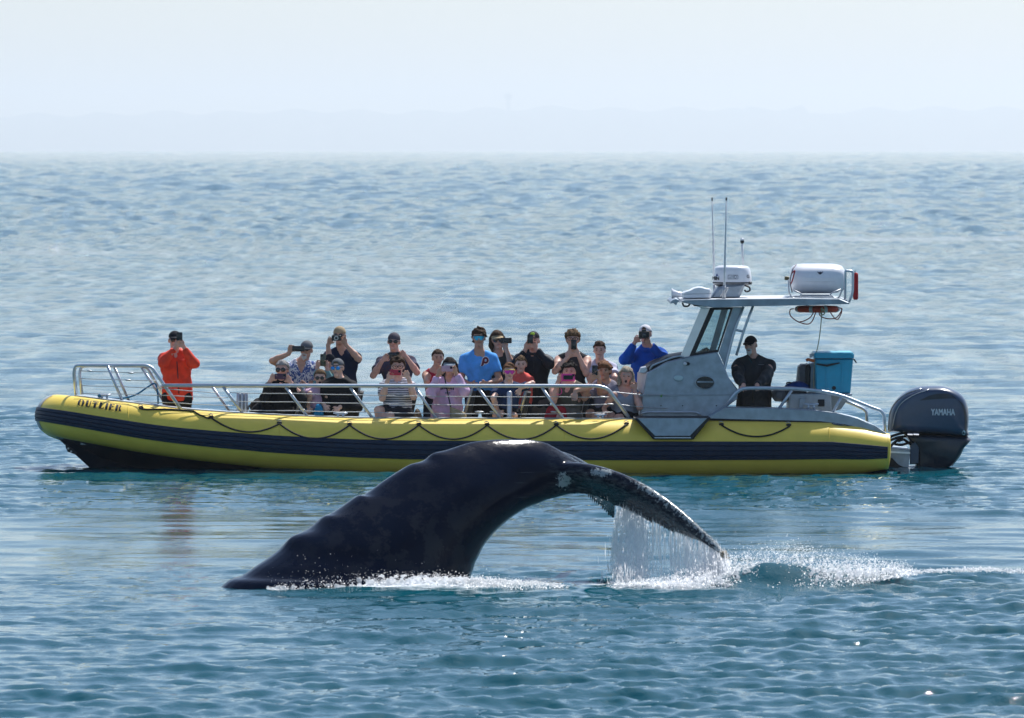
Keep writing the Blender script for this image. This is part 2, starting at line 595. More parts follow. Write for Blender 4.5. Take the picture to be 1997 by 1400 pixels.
def tube_frames():
    fr = []
    m = len(TP)
    for i, (c, r) in enumerate(TP):
        t = (TP[min(i + 1, m - 1)][0] - TP[max(i - 1, 0)][0]).normalized()
        n1 = t.cross(Vector((0, 0, 1)))
        n1 = -n1.normalized() if False else n1.normalized()
        n2 = n1.cross(t).normalized()
        if n2.z < 0: n2 = -n2
        fr.append((c, r, t, n1, n2))
    return fr
TF = tube_frames()
_m0 = TF[20]
OUT = 1 if _m0[3].y < 0 else -1            # which way n1 points out of the boat
def tube_ring(f, angs, radii):
    c, r, t, n1, n2 = f
    return [c + (n1 * OUT * math.cos(a) + n2 * math.sin(a)) * (r + d) for a, d in zip(angs, radii)]
angs = [2 * math.pi * k / 40 for k in range(40)]
mb = MB()
mb.loft([tube_ring(f, angs, [0] * 40) for f in TF])
tube_o = recalc(mb.build('buoyancy_tube', yellow, BOAT))
TBVH = BVHTree.FromPolygons([Vector(v) for v in mb.v], mb.f)
CAMP = Vector((0, 0, CAMZ))
def on_tube(px, py, off=.004, bvh=None):
    d = (P(px, py, 80) - CAMP).normalized()
    h = (bvh or TBVH).ray_cast(CAMP, d)
    if h[0] is None: return P(px, py, Y0)
    nrm = h[1]
    if nrm.dot(d) > 0: nrm = -nrm
    return h[0] + nrm * off
# stern caps of the tubes
for k, f in ((0, TF[0]), (1, TF[-1])):
    mb = MB()
    c, r, t, n1, n2 = f
    s_ = -1 if k == 0 else 1
    mb.loft([[c + (n1 * math.cos(a) + n2 * math.sin(a)) * r * q + t * s_ * e for a in angs] for q, e in ((1.0, -.02), (1.012, .005), (.985, .03), (.6, .045))])
    recalc(mb.build('tube_end_cap', yellow, BOAT))
# rubbing strip: grooved band round the outside
pa, pd = [], []
nb_ = 29
for k in range(nb_):
    x = -1 + 2 * k / (nb_ - 1)
    pa.append(R(-1.5 + 19.0 * x))
    pd.append(.016 if 0 < k < nb_ - 1 and (k % 7) else (.001 if k in (0, nb_ - 1) else .006))
def cl(i):
    px = TF[i][0].x * FPX / TF[i][0].y + 998.5
    up = R(float(np.interp(px, [70, 200, 300], [9, 3.5, 0])))
    return tube_ring(TF[i], [a + up for a in pa], pd)
mb = MB()
mb.loft([cl(i) for i in range(len(TF))], caps=False, closed=False)
mb.build('rub_strip', navy_rub, BOAT, 25)
# pale seams across the tube
for px in (250, 545, 1100, 1617):
    mb = MB()
    pts = [on_tube(px, y, .001) for y in np.linspace(*(np.array(smprof(px)) + (3, -8)), 14)]
    mb.tube(pts, .005, 5).build('tube_seam', yellow, BOAT)
pts = [on_tube(px, np.interp(px, (1617, 1640, 1690, 1727), (833, 834, 838.5, 847)), .001) for px in range(1617, 1728, 6)]
MB().tube(pts, .005, 5).build('tube_seam', yellow, BOAT)
# grey lacing edge at the very front of the bow
mb = MB()
fb = min(range(len(TF)), key=lambda i: TF[i][0].x)
mb.loft([tube_ring(TF[i], [R(a) for a in range(-40, 75, 8)], [.005] * 15) for i in range(fb - 4, fb + 5)], caps=False, closed=False)
mb.build('bow_lacing', mat('grey_lacing', (.42, .44, .45), .7), BOAT)

# hull below the tubes
def hull_keel(px): return np.interp(px, (104, 140, 195, 260, 400, 700, 1729), (846, 880, 930, 958, 985, 1000, 1000))
rings = []
for px in (106, 120, 140, 165, 195, 240, 300, 380, 480, 600, 800, 1000, 1300, 1600, 1722):
    t, b = smprof(px)
    u = np.clip((650 - px) / 545, 0, 1)
    off = 1.1 * (1 - max(0, 1 - u ** 2.5) ** (1 / 2.5))
    zk = P(px, hull_keel(px), YC).z
    zc = P(px, b - 10, Y0).z
    zd = P(px, min(b - 34, 893), Y0).z
    X = (px - 998.5) * YC / FPX
    w = 1.1 - off + .12
    w = min(w, 1.12)
    fl = max(.25, min(1, (px - 100) / 500))
    pts = [Vector((X, YC - w, zd)), Vector((X, YC - w, zc)), Vector((X, YC - w * .55 * fl - .02, zk * .5 + zc * .5)), Vector((X, YC - .015, zk)),
           Vector((X, YC + .015, zk)), Vector((X, YC + w * .55 * fl + .02, zk * .5 + zc * .5)), Vector((X, YC + w, zc)), Vector((X, YC + w, zd))]
    rings.append([heel(p) for p in pts])
mb = MB(); mb.loft(rings)
recalc(mb.build('hull', navy_hull, BOAT, 30))
# bow eye plate and stem bracket
mb = MB(); mb.pxprism([(100, 841), (126, 846), (124, 857), (116, 858), (108, 851), (102, 850)], YC - .1, YC + .1, .01)
mb.build('stem_bracket', alu_dull, BOAT)
def ring_px(cx, cy, rx, ry, n=12): return [(cx + rx * math.cos(2 * math.pi * k / n), cy + ry * math.sin(2 * math.pi * k / n)) for k in range(n)]
mb = MB(); mb.pxprism([(127, 856), (150, 862), (156, 880), (146, 886), (132, 881), (128, 873)], YC - .05, YC - .02, .004)
plate = mb.build('towing_eye_plate', navy_hull, BOAT)
for c in ((133, 874.5), (138.5, 880.5)):
    mb = MB(); mb.tube([P(*c, YC - .06), P(*c, YC - .01)], .014, 10).build('eye_bolt', white_gel, plate)
# deck inside the tubes and the strip that covers its edge
dz = P(900, 893, Y0).z
mb = MB()
for dz_ in (0,):
    ring = []
    for i in range(0, len(TF)):
        c, r, t, n1, n2 = TF[i]
        p = c - n1 * OUT * (r * .55)
        ring.append(Vector((p.x, p.y, dz)))
    top = [heel(p + Vector((0, 0, .0))) for p in ring]
    bot = [p - Vector((0, 0, .04)) for p in top]
    half = len(ring) // 2
    for i in range(half):
        j = len(ring) - 1 - i
        if j - 1 <= i: break
        if top[i + 1].x < P(440, 0, 80).x: continue
        n0 = len(mb.v)
        mb.add([top[i], top[i + 1], top[j - 1], top[j], bot[i], bot[i + 1], bot[j - 1], bot[j]], [(0, 1, 2, 3), (7, 6, 5, 4), (0, 4, 5, 1), (3, 2, 6, 7)])
mb.build('deck', alu_dull, BOAT, 30)
mb = MB()
zb = P(300, 868, Y0).z
for i in range(half):
    j = len(ring) - 1 - i
    if j - 1 <= i: break
    if not (P(150, 0, 80).x < ring[i].x < P(452, 0, 80).x): continue
    vs = [heel(Vector((ring[k].x, ring[k].y, zb))) for k in (i, i + 1, j - 1, j)]
    mb.add(vs + [p - Vector((0, 0, .03)) for p in vs], [(0, 1, 2, 3), (7, 6, 5, 4), (0, 4, 5, 1), (3, 2, 6, 7)])
mb.build('bow_deck', alu_dull, BOAT, 30)
for s_ in (0, 1):
    rings = []
    rng = range(16, 96) if s_ == 0 else range(len(TF) - 96, len(TF) - 16)
    for i in rng:
        if i >= len(TF): break
        c, r, t, n1, n2 = TF[i]
        if c.x < P(130, 0, 80).x: continue
        o_ = n1 * OUT
        rings.append([c + n2 * (r - .015) - o_ * .02, c + n2 * (r + .014) - o_ * .02, c + n2 * (r + .014) - o_ * .22, c + n2 * (r - .10) - o_ * .22])
    MB().loft(rings).build('gunwale_strip', alu_dull, BOAT, 30)

# ---- rails
def pl(pts, Y, c=.12, n=5, hl=True):
    q = [P(p[0], p[1], (p[2] if len(p) > 2 else Y)) for p in pts]
    return fillet(q, c, n)
def rail(name, pts, Y, r=.022, c=.12, m=alu_tube, parent=BOAT, n=8):
    return MB().tube(pl(pts, Y, c), r, n).build(name, m, parent, 180)
Yr = 80.08
rail('bow_rail', [(149, 771, 80.75), (144, 727, 80.7), (147, 713, 80.68), (166, 712.5, 80.6), (286, 712.5, 80.3), (297, 717, 80.28), (352, 797, Yr)], 80.3, .023, .1)
rail('bow_rail', [(160, 771, 81.4), (155, 727, 81.45), (158, 715, 81.45), (172, 714, 81.5), (279, 714, 81.85), (289, 719, 81.9), (330, 790, 82.1)], 81.7, .02, .1)
for a, b, Y in (((210, 714), (239, 783), 80.42), ((223, 716), (253, 786), 81.7), ((276, 716), (322, 787), 81.85)):
    rail('rail_post', [(a[0], a[1], Y), (b[0], b[1], Y)], Y, .02)
rail('side_rail', [(316, 751.5), (640, 752), (1166, 752.5), (1186, 758), (1229, 818)], Yr, .0235, .12)
for x0, y0, x1, y1, Y in ((413, 753, 449, 804, 81.95), (435, 754, 474, 807, Yr), (557, 755, 599, 811, Yr), (683, 756, 726, 815, Yr), (810, 756, 851, 816, Yr), (932, 756, 976, 816, Yr), (1057, 756, 1099, 817, Yr)):
    rail('rail_post', [(x0, y0), (x1, y1)], Y, .019)
# far side rail, lower because the boat lies over
rail('side_rail', [(300, 754, 82.1), (640, 753.5, 82.1), (1166, 753.5, 82.1), (1186, 760, 82.1), (1226, 812, 82.1)], 82.1, .018)
def wire(pts, Y, r=.0055):
    q = [P(p[0], p[1], p[2] if len(p) > 2 else Y) for p in pts]
    out = []
    for a, b in zip(q[:-1], q[1:]):
        for k in range(6):
            t = k / 6
            p = a.lerp(b, t); p.z -= .006 * math.sin(math.pi * t) * (b - a).length
            out.append(p)
    out.append(q[-1])
    return MB().tube(out, r, 5).build('guard_wire', steel, BOAT, 180)
wire([(157, 723, 80.6), (215, 725, 80.42), (300, 727, 80.25)], 80.3)
wire([(158, 738, 80.6), (222, 740, 80.42), (305, 742, 80.25)], 80.3)
wire([(160, 752, 80.6), (228, 753, 80.42), (316, 757, Yr), (425, 766, Yr)], 80.3)
wire([(161, 767, 80.6), (235, 768, 80.42), (326, 771, Yr), (445, 775, Yr)], 80.3)
wire([(245, 782, 80.42), (334, 785, Yr), (460, 791, Yr)], 80.3)
for y0, y1 in ((764.5, 774), (781, 788), (798, 803.5)):
    wire([(446, y0 + 1), (573, y0 + 2.5), (700, y0 + 5), (830, y0 + 7.5), (945, y0 + 8.5), (1070, y0 + 9), (1195, y1)], Yr)
wire([(1190, 763), (1245, 769, 80.2), (1340, 769, 80.4), (1418, 764.5, 80.4)], Yr)
wire([(1205, 788), (1245, 793, 80.2), (1340, 797, 80.4), (1388, 794, 80.4)], Yr)
# turnbuckles on the wires
for px, py, w in ((175, 723, 10), (255, 727, 12), (250, 741, 12), (935, 803, 18), (960, 803, 10), (1080, 803, 12), (590, 799, 10), (715, 801, 10), (1175, 774, 14), (1190, 788, 14)):
    mb = MB(); mb.tube([P(px - w / 2, py, Yr), P(px - w / 4, py, Yr), P(px + w / 4, py + .4, Yr), P(px + w / 2, py + .5, Yr)], [.006, .012, .012, .006], 6)
    mb.build('turnbuckle', steel, BOAT, 180)

# ---- rope along the tube
def grab(pts_list, r=.0115):
    path = []
    for (x0, y0), (x1, y1), sag in pts_list:
        n = 22
        for k in range(n):
            t = k / n
            path.append(on_tube(x0 + (x1 - x0) * t, y0 + (y1 - y0) * t + sag * 4 * t * (1 - t), .01))
    x1, y1 = pts_list[-1][1]
    path.append(on_tube(x1, y1, .01))
    return MB().tube(path, r, 6).build('grab_line', rope_m, BOAT, 180)
CL = [(412, 815.5), (545, 827), (682, 829.5), (817, 829.5), (950, 830), (1085, 830), (1222, 828.5)]
grab([((272, 797), (292, 799.5), 1), ((292, 799.5), (378, 803), -1.2), ((378, 803), (398, 813), 1.2), ((398, 813), (412, 815.5), 2)] +
     [(CL[i], CL[i + 1], 27 - (6 if i == 0 else 0)) for i in range(len(CL) - 1)])
grab([((1407, 830), (1540, 832), 21)])
for x, y in CL + [(275, 797), (1407, 830), (1538, 831.5)]:
    p = on_tube(x, y - 1.5, .012)
    mb = MB(); mb.ell(p, (.035, .012, .018)).build('rope_patch', black_rub, BOAT, 180)
    mb = MB(); q = on_tube(x - 1, y - 5, .012)
    mb.tube([q + Vector((-.03, 0, .0)), q + Vector((0, -.005, .014)), q + Vector((.03, 0, .0)), q + Vector((.01, 0, -.02))], .006, 5).build('d_ring', steel, BOAT, 180)

# ---- lettering: painted on the surfaces, a few millimetres proud
def stencil_outlier():
    """OUTLIER in a bold slanted stencil serif: pieces in letter units"""
    L = []
    def arc(cx, cy, rx, ry, tx, a0, a1, n=7):
        o = [(cx + rx * math.cos(R(a0 + (a1 - a0) * k / n)), cy + ry * math.sin(R(a0 + (a1 - a0) * k / n))) for k in range(n + 1)]
        i = [(cx + (rx - tx) * math.cos(R(a0 + (a1 - a0) * k / n)), cy + (ry - .06) * math.sin(R(a0 + (a1 - a0) * k / n))) for k in range(n + 1)]
        return [[o[k], o[k + 1], i[k + 1], i[k]] for k in range(n)]
    def q(x0, y0, x1, y1): return [[(x0, y0), (x1, y0), (x1, y1), (x0, y1)]]
    x = 0
    L += [(x, arc(.40, .5, .40, .52, .27, 96, 264) + arc(.46, .5, .40, .52, .27, -84, 84))]; x += 1.0
    L += [(x, q(.06, .14, .36, 1) + q(.58, .2, .70, 1) + q(.16, 0, .60, .13))]; x += .88
    L += [(x, q(.24, 0, .54, .84) + q(0, .87, .78, 1))]; x += .90
    L += [(x, q(.06, 0, .36, 1) + q(.40, 0, .70, .13) + q(.60, 0, .70, .28))]; x += .82
    L += [(x, q(.06, 0, .36, 1))]; x += .50
    L += [(x, q(.06, 0, .36, 1) + q(.40, .87, .68, 1) + q(.40, .44, .58, .57) + q(.40, 0, .70, .13))]; x += .84
    L += [(x, q(.06, 0, .36, 1) + arc(.40, .74, .34, .28, .2, -84, 84) + [[(.44, .48), (.66, .48), (.88, .0), (.62, .0)]])]; x += .9
    return L, x
def letters_px(name, pieces, o, ux, uy, slant, mt, parent, bvh=None, off=.012):
    """pieces in letter units -> photograph pixels -> laid on a surface"""
    for lx_, quads in pieces:
        mb = MB()
        for qd in quads:
            ND_ = 4
            for k in range(ND_):
                sub = []
                for t in (k / ND_, (k + 1) / ND_):
                    sub.append([(qd[0][0] * (1 - t) + qd[3][0] * t, qd[0][1] * (1 - t) + qd[3][1] * t), (qd[1][0] * (1 - t) + qd[2][0] * t, qd[1][1] * (1 - t) + qd[2][1] * t)])
                vs = []
                for (a, b) in (sub[0][0], sub[0][1], sub[1][1], sub[1][0]):
                    A = a + lx_ + slant * b
                    vs.append(on_tube(o[0] + ux[0] * A + uy[0] * b, o[1] + ux[1] * A + uy[1] * b, off, bvh))
                mb.add(vs, [(0, 1, 2, 3)])
        mb.build(name, mt, parent, 0)
pcs, tot = stencil_outlier()
letter_black = mat('lettering_black', (.012, .013, .018), .6)
letters_px('lettering', pcs, (151, 791.6), (86.0 / tot, 12.0 / tot), (1.0, -12.3), .12, letter_black, tube_o)

def font_quads(txt):
    cu = bpy.data.curves.new('t', 'FONT'); cu.body = txt; cu.size = 1.0; cu.resolution_u = 3
    ob = bpy.data.objects.new('t', cu); COL.objects.link(ob)
    dg = bpy.context.evaluated_depsgraph_get(); dg.update()
    me = bpy.data.meshes.new_from_object(ob.evaluated_get(dg))
    v = [(p.co.x, p.co.y) for p in me.vertices]
    f = [tuple(p.vertices) for p in me.polygons]
    bpy.data.objects.remove(ob); bpy.data.curves.remove(cu); bpy.data.meshes.remove(me)
    return v, f
def text_on(name, txt, x0, y0, w, h, mt, parent, fn, bold=0.0):
    """flat print: txt in the box of pixels (x0..x0+w, baseline y0, height h), fn(px,py)->point"""
    v, f = font_quads(txt)
    if not v: return
    ax, bx = min(p[0] for p in v), max(p[0] for p in v)
    ay, by = min(p[1] for p in v), max(p[1] for p in v)
    mb = MB()
    offs = [(0, 0)] if not bold else [(-bold, 0), (bold, 0), (0, bold), (0, -bold)]
    for k, (ox, oy) in enumerate(offs):
        mb.add([fn(x0 + (p[0] - ax) / (bx - ax) * w + ox, y0 - (p[1] - ay) / (by - ay) * h + oy) + Vector((0, -.0006 * k, 0)) for p in v], f)
    return mb.build(name, mt, parent, 0)

# ---- side step panel let into the tube, console, windscreen
def bx_(x0, y0, x1, y1): return [(x0, y0), (x1, y0), (x1, y1), (x0, y1)]
mb = MB(); mb.pxprism([(1236, 815), (1386, 815), (1352, 857), (1274, 857)], 79.585, 80.25, .012)
mb.build('step_edge', black_rub, BOAT, 30)
mb = MB(); mb.pxprism([(1243, 815.5), (1379, 815.5), (1346, 850), (1277, 850)], 79.57, 80.2, .006)
mb.build('step_panel', alu, BOAT, 30)
mb = MB(); mb.pxprism([(1276, 852.5), (1348, 852.5), (1347, 854.5), (1277, 854.5)], 79.575, 80.2)
mb.build('step_lip', alu_tube, BOAT, 30)
# grey coaming that runs aft
mb = MB(); mb.pxprism([(1379, 815), (1412, 795), (1500, 796), (1580, 799), (1632, 805.5), (1675, 816), (1706, 830), (1729, 844), (1727, 848), (1690, 838), (1640, 827), (1600, 822.5), (1500, 820), (1385, 819.5)], 79.93, 80.35, .012)
mb.build('side_coaming', alu, BOAT, 30)
mb = MB(); mb.tube([P(x, y, 79.93) for x, y in ((1381, 817.5), (1500, 820.5), (1600, 823), (1645, 828.5), (1690, 839), (1728, 849))], .012, 6).build('coaming_seal', black_rub, BOAT, 180)
# console
YK0, YK1 = 80.32, 81.75
con = [(1247, 815), (1253, 770), (1262, 727), (1300, 706), (1344, 695), (1399, 686.5), (1413, 715), (1421, 736), (1438, 758), (1438, 778), (1413, 797), (1383, 815)]
mb = MB(); mb.pxprism(con, YK0, YK1, .015)
CON = mb.build('console', alu, BOAT, 30)
mb = MB(); mb.pxprism([(1247, 770), (1438, 768), (1438, 771), (1247, 773)], YK0 - .012, YK0 + .02, .004)
mb.build('console_seam', alu_dull, CON, 30)
# sloping front of the console, sky reflection painted in as a paler colour
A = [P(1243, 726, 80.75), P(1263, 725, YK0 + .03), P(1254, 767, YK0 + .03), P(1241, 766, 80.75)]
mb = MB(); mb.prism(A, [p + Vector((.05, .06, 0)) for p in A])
recalc(mb.build('console_front', mat('painted_sky_sheen', (.72, .75, .79), .4, .2, var=.06), CON, 30))
mat('polished_aluminium', (.75, .77, .8), .3, .7, var=.04)
mb = MB(); mb.pxprism([(1246, 727), (1250, 717), (1260, 715), (1263, 722), (1257, 728)], 80.4, 80.7, .01)
mb.build('console_latch', alu_tube, CON, 30)
mb = MB(); mb.pxprism([(1251, 724), (1268, 712), (1300, 697), (1334, 691), (1334, 696), (1302, 704), (1268, 720)], 80.45, 81.6, .01)
mb.build('console_cover', black_rub, CON, 30)
rail('console_grab_rail', [(1267, 722, YK0), (1271, 713, YK0 - .03), (1312, 696.5, YK0 - .03), (1327, 694, YK0 - .03), (1333, 697, YK0)], YK0, .012, .05, parent=CON)
rail('console_grab_rail', [(1249, 815, YK0), (1251, 806, YK0 - .06), (1260, 803.5, YK0 - .07), (1357, 803.5, YK0 - .07), (1365, 808, YK0 - .06), (1368, 815, YK0)], YK0, .014, .07, parent=CON)
mb = MB(); mb.pxprism(ring_px(1374, 745.5, 20, 14, 24), YK0 - .02, YK0 + .02, .006)
pv_ = mb.build('port_window', alu, CON, 30)
mb = MB(); mb.pxprism(ring_px(1375, 746, 17.5, 12, 24), YK0 - .026, YK0 - .008, .004)
mb.build('pane', mat('tinted_pane', (.008, .012, .018), .08, spec=.6), pv_, 30)
mb = MB(); mb.pxprism([(1360, 743), (1391, 743.5), (1391, 746), (1360, 746)], YK0 - .03, YK0 - .02)
mb.build('hinge_bar', alu_dull, pv_, 30)
mb = MB(); mb.pxprism(ring_px(1323.5, 737, 10, 6.5, 18), YK0 - .016, YK0 + .01, .008)
hb = mb.build('locker_latch', mat('latch_steel', (.36, .48, .55), .3, .6), CON, 30)
mb = MB(); mb.pxprism([(1332, 709), (1337, 705.5), (1344, 706.5), (1346, 709.5), (1343, 712.5), (1336, 713)], YK0 - .03, YK0 + .01, .008)
nl = mb.build('nav_light', black_rub, CON, 30)
mb = MB(); mb.ell(P(1336, 709.3, YK0 - .035), (.026, .012, .022)).build('lens', white_gel, nl, 180)
for px in (1289, 1331, 1397):
    mb = MB(); mb.ell(P(px, 791, YK0 - .004), (.008, .008, .008)).build('bolt', black_rub, CON, 180)
mb = MB(); mb.pxprism([(1288, 769), (1292, 768), (1291, 774), (1288.5, 775)], YK0 - .02, YK0 - .012)
mb.build('green_tag', mat('green_plastic', (.12, .35, .05), .5), CON, 0)

# windscreen house, both sides
for Yw in (YK0 + .06, YK1 - .10):
    f_ = [(1385, 600), (1430, 599), (1401, 687), (1344, 696)]
    g_ = [(1393, 604.5), (1424.5, 603.5), (1399.5, 682), (1356, 688.5)]
    for i in range(4):
        j = (i + 1) % 4
        mb = MB(); mb.pxprism([f_[i], f_[j], g_[j], g_[i]], Yw, Yw + .05)
        recalc(mb.build('window_frame', black_rub, BOAT, 30))
    mb = MB(); mb.pxprism(g_, Yw + .02, Yw + .028)
    gl = bpy.data.materials.get('window_glass')
    if gl is None:
        gl = bpy.data.materials.new('window_glass'); gl.use_nodes = True
        n, l = gl.node_tree.nodes, gl.node_tree.links
        n.remove(n['Principled BSDF'])
        tr = n.new('ShaderNodeBsdfTransparent'); tr.inputs['Color'].default_value = (.78, .86, .88, 1)
        gs = n.new('ShaderNodeBsdfGlossy'); gs.inputs['Roughness'].default_value = .02
        fr = n.new('ShaderNodeFresnel'); fr.inputs['IOR'].default_value = 1.5
        mx = n.new('ShaderNodeMixShader')
        l.new(fr.outputs[0], mx.inputs[0]); l.new(tr.outputs[0], mx.inputs[1]); l.new(gs.outputs[0], mx.inputs[2])
        l.new(mx.outputs[0], n['Material Output'].inputs['Surface'])
    mb.build('window_pane', gl, BOAT, 0)
    mb = MB(); mb.pxprism([(1367, 600), (1384.5, 600), (1343.5, 696), (1326, 697)], Yw, Yw + .07, .006)
    mb.build('front_pillar', mat('polished_aluminium', 0), BOAT, 30)
    mb = MB(); mb.pxprism([(1430.5, 599), (1449, 599), (1432, 655), (1414, 716), (1402, 688)], Yw, Yw + .07, .006)
    mb.build('rear_pillar', alu, BOAT, 30)
mb = MB(); mb.pxprism([(1407, 603), (1420, 603), (1396, 684), (1383, 687)], YK0 + .7, YK0 + .8, .006)
mb.build('wheelhouse_post', alu_dull, BOAT, 30)
mb = MB(); mb.pxprism([(1362, 688), (1372, 681), (1380, 678), (1386, 684), (1384, 690)], YK0 + .4, YK0 + .7, .02)
mb.build('instrument_pod', dark_seat, BOAT, 30)
rail('ladder_bar', [(1450, 598), (1432, 645), (1414, 716), (1411, 722)], YK0 + .02, .017)
rail('ladder_bar', [(1468.5, 597), (1452, 640), (1436, 693)], YK0 + .02, .017)
rail('ladder_rung', [(1433, 643), (1450, 646.5)], YK0 + .02, .016)

# hardtop
YT0, YT1 = 80.15, 81.95
mb = MB(); mb.pxprism([(1324, 588), (1331, 585), (1386, 583.5), (1560, 582), (1640, 583), (1657, 590), (1656, 593), (1560, 595.5), (1440, 598), (1395, 600), (1375, 598), (1345, 593)], YT0, YT1, .03)
HT = mb.build('hardtop', alu_dull, BOAT, 30)
mb = MB(); mb.pxprism([(1327, 584), (1400, 583), (1560, 581.5), (1640, 583.5), (1640, 585), (1330, 586)], YT0 + .05, YT1 - .05, .006)
mb.build('top_skin', mat('pale_top_paint', (.6, .62, .64), .5, var=.1), HT, 30)
mb = MB(); mb.pxprism([(1307, 592), (1308, 588.5), (1312, 585), (1318, 583), (1324, 585), (1327, 590), (1322, 588.5), (1319, 595), (1316, 594), (1316, 590.5)], YT0 + .1, YT1 - .1)
recalc(mb.build('visor_lip', alu, HT, 30))
MB().tube(fillet([P(1331, 590, 80.2), P(1333, 597, 80.2), P(1342, 597.5, 80.2), P(1346, 592, 80.2)], .05), .012, 6).build('cable_loop', black_rub, HT, 180)
MB().tube(fillet([P(1352, 592, 80.2), P(1354, 595.5, 80.2), P(1368, 595, 80.2), P(1372, 591, 80.2)], .05), .012, 6).build('cable_loop', black_rub, HT, 180)
mb = MB(); mb.pxprism([(1344, 592), (1372, 596), (1384, 603), (1368, 600.5)], YT0 + .1, YT0 + .5, .01)
mb.build('top_bracket', mat('polished_aluminium', 0), HT, 30)
# loudhailer horn and covered searchlight
def lathe_x(mb, stations, Yc, n=18, sy=1.0):
    """stations (px, py_centre, radius px)"""
    rings = []
    for x, y, r in stations:
        c = P(x, y, Yc); rr = max(r, .05) * Yc / FPX
        rings.append([c + Vector((0, math.cos(2 * math.pi * k / n) * rr * sy, math.sin(2 * math.pi * k / n) * rr)) for k in range(n)])
    mb.loft(rings)
    return mb
mb = MB(); lathe_x(mb, [(1309.5, 572, 9.2), (1311, 572, 10), (1314, 572.5, 8), (1322, 574, 6), (1332, 575, 4.6), (1340, 575, 3.6), (1342, 575, 2)], 80.9)
mb.build('loudhailer', white_gel, BOAT, 60)
mb = MB(); mb.pillow([(1330, 580), (1330, 571), (1333, 568), (1342, 566), (1352, 560.5), (1362, 558.3), (1370, 559), (1378, 561.5), (1385, 562.5), (1387.5, 566), (1386.5, 579.5), (1382, 581), (1333, 582)], 80.55, .24, .16, 9, 2.4)
recalc(mb.build('searchlight_cover', white_gel, BOAT, 35))
MB().tube([P(1330, 573.5, 80.31), P(1387, 572.5, 80.31)], .004, 4).build('cover_seam', alu_dull, BOAT, 180)
# radar on its pedestal
mb = MB(); mb.pxprism([(1386, 581), (1392, 572), (1400, 561), (1416, 555), (1453, 555), (1448, 569), (1442, 581)], 80.7, 81.25, .04)
mb.build('radar_pedestal', alu_dull, BOAT, 30)
RAD = MB(); rr_ = []
cxr, Yrad = 1428, 80.98
for py, hwp in ((554.5, 33), (553, 37.3), (548, 38), (540, 37.2), (530, 36), (523, 34.3), (519.5, 31), (518, 25), (517.3, 10)):
    c = P(cxr, py, Yrad); w = hwp * Yrad / FPX
    rr_.append([c + Vector((w * math.copysign(abs(math.cos(a)) ** .82, math.cos(a)), w * math.copysign(abs(math.sin(a)) ** .82, math.sin(a)), 0)) for a in [2 * math.pi * k / 36 for k in range(36)]])
RAD.loft(rr_)
RADO = recalc(RAD.build('radar_dome', white_gel, BOAT, 50))
RBVH = BVHTree.FromPolygons([Vector(v) for v in RAD.v], RAD.f)
mb = MB(); rr2 = []
for py, hwp in ((558, 29), (555, 34.5), (553.5, 36.4), (551.5, 38.4), (549.5, 38.4)):
    c = P(cxr, py, Yrad); w = hwp * Yrad / FPX
    rr2.append([c + Vector((w * math.copysign(abs(math.cos(a)) ** .82, math.cos(a)), w * math.copysign(abs(math.sin(a)) ** .82, math.sin(a)), 0)) for a in [2 * math.pi * k / 36 for k in range(36)]])
mb.loft(rr2); recalc(mb.build('radar_base', mat('dark_grey_plastic', (.03, .032, .04), .5), BOAT, 50))
rfn = lambda px, py: on_tube(px, py, .004, RBVH)
text_on('lettering', 'MIN', 1389.5, 546, 13, 7, letter_black, RADO, rfn, .25)
text_on('lettering', 'HD', 1427, 543, 10, 6, mat('lettering_grey', (.12, .14, .2), .6), RADO, rfn)
text_on('lettering', 'x', 1422, 543, 3.5, 3.5, mat('lettering_grey', 0), RADO, rfn)
text_on('lettering', 'G', 1456, 542, 5, 6, letter_black, RADO, rfn, .2)
for a, b in (((1420, 536.5), (1439, 536.5)), ((1420, 544), (1439, 544)), ((1420, 536.5), (1420, 544)), ((1439, 536.5), (1439, 544))):
    MB().tube([rfn(*a), rfn((a[0] + b[0]) / 2, (a[1] + b[1]) / 2), rfn(*b)], .0035, 4).build('badge_edge', mat('lettering_grey', 0), RADO, 0)
mb = MB(); mb.add([rfn(1398.5, 533), rfn(1401, 538), rfn(1396.5, 538)], [(0, 2, 1)])
mb.build('logo', mat('logo_blue', (.02, .06, .25), .5), RADO, 0)
MB().tube(fillet([P(1452, 556, 80.7), P(1462, 560, 80.7), P(1463, 567, 80.7), P(1455, 569, 80.7), P(1452, 565, 80.7)], .06), .012, 6).build('radar_cable', black_rub, BOAT, 180)
MB().tube([P(1460, 551, 80.62), P(1466, 553, 80.62)], .018, 6).build('cable_gland', black_rub, BOAT, 180)
# aerials
whip = mat('white_fibreglass', (.75, .76, .78), .4)
mb = MB(); mb.tube([P(1388.7, 388, 81.6), P(1390, 440, 81.6), P(1392, 500, 81.6), P(1393.5, 565, 81.6)], [.006, .010, .014, .019], 7)
a1 = mb.build('aerial', whip, BOAT, 180)
MB().tube([P(1388.6, 385, 81.6), P(1388.8, 392, 81.6)], .009, 6).build('tip', black_rub, a1, 180)
MB().tube([P(1393.5, 556, 81.6), P(1394, 582, 81.6)], [.022, .026], 7).build('mount', steel, a1, 180)
mb = MB(); mb.tube([P(1416.5, 388, 80.35), P(1415.5, 440, 80.35), P(1414, 500, 80.35), P(1412.5, 568, 80.35)], [.006, .010, .014, .018], 7)
a2 = mb.build('aerial', whip, BOAT, 180)
MB().tube([P(1416.6, 385, 80.35), P(1416.5, 391, 80.35)], .011, 6).build('tip', black_rub, a2, 180)
MB().tube([P(1412.6, 556, 80.35), P(1412, 583, 80.35)], [.02, .026], 7).build('mount', steel, a2, 180)
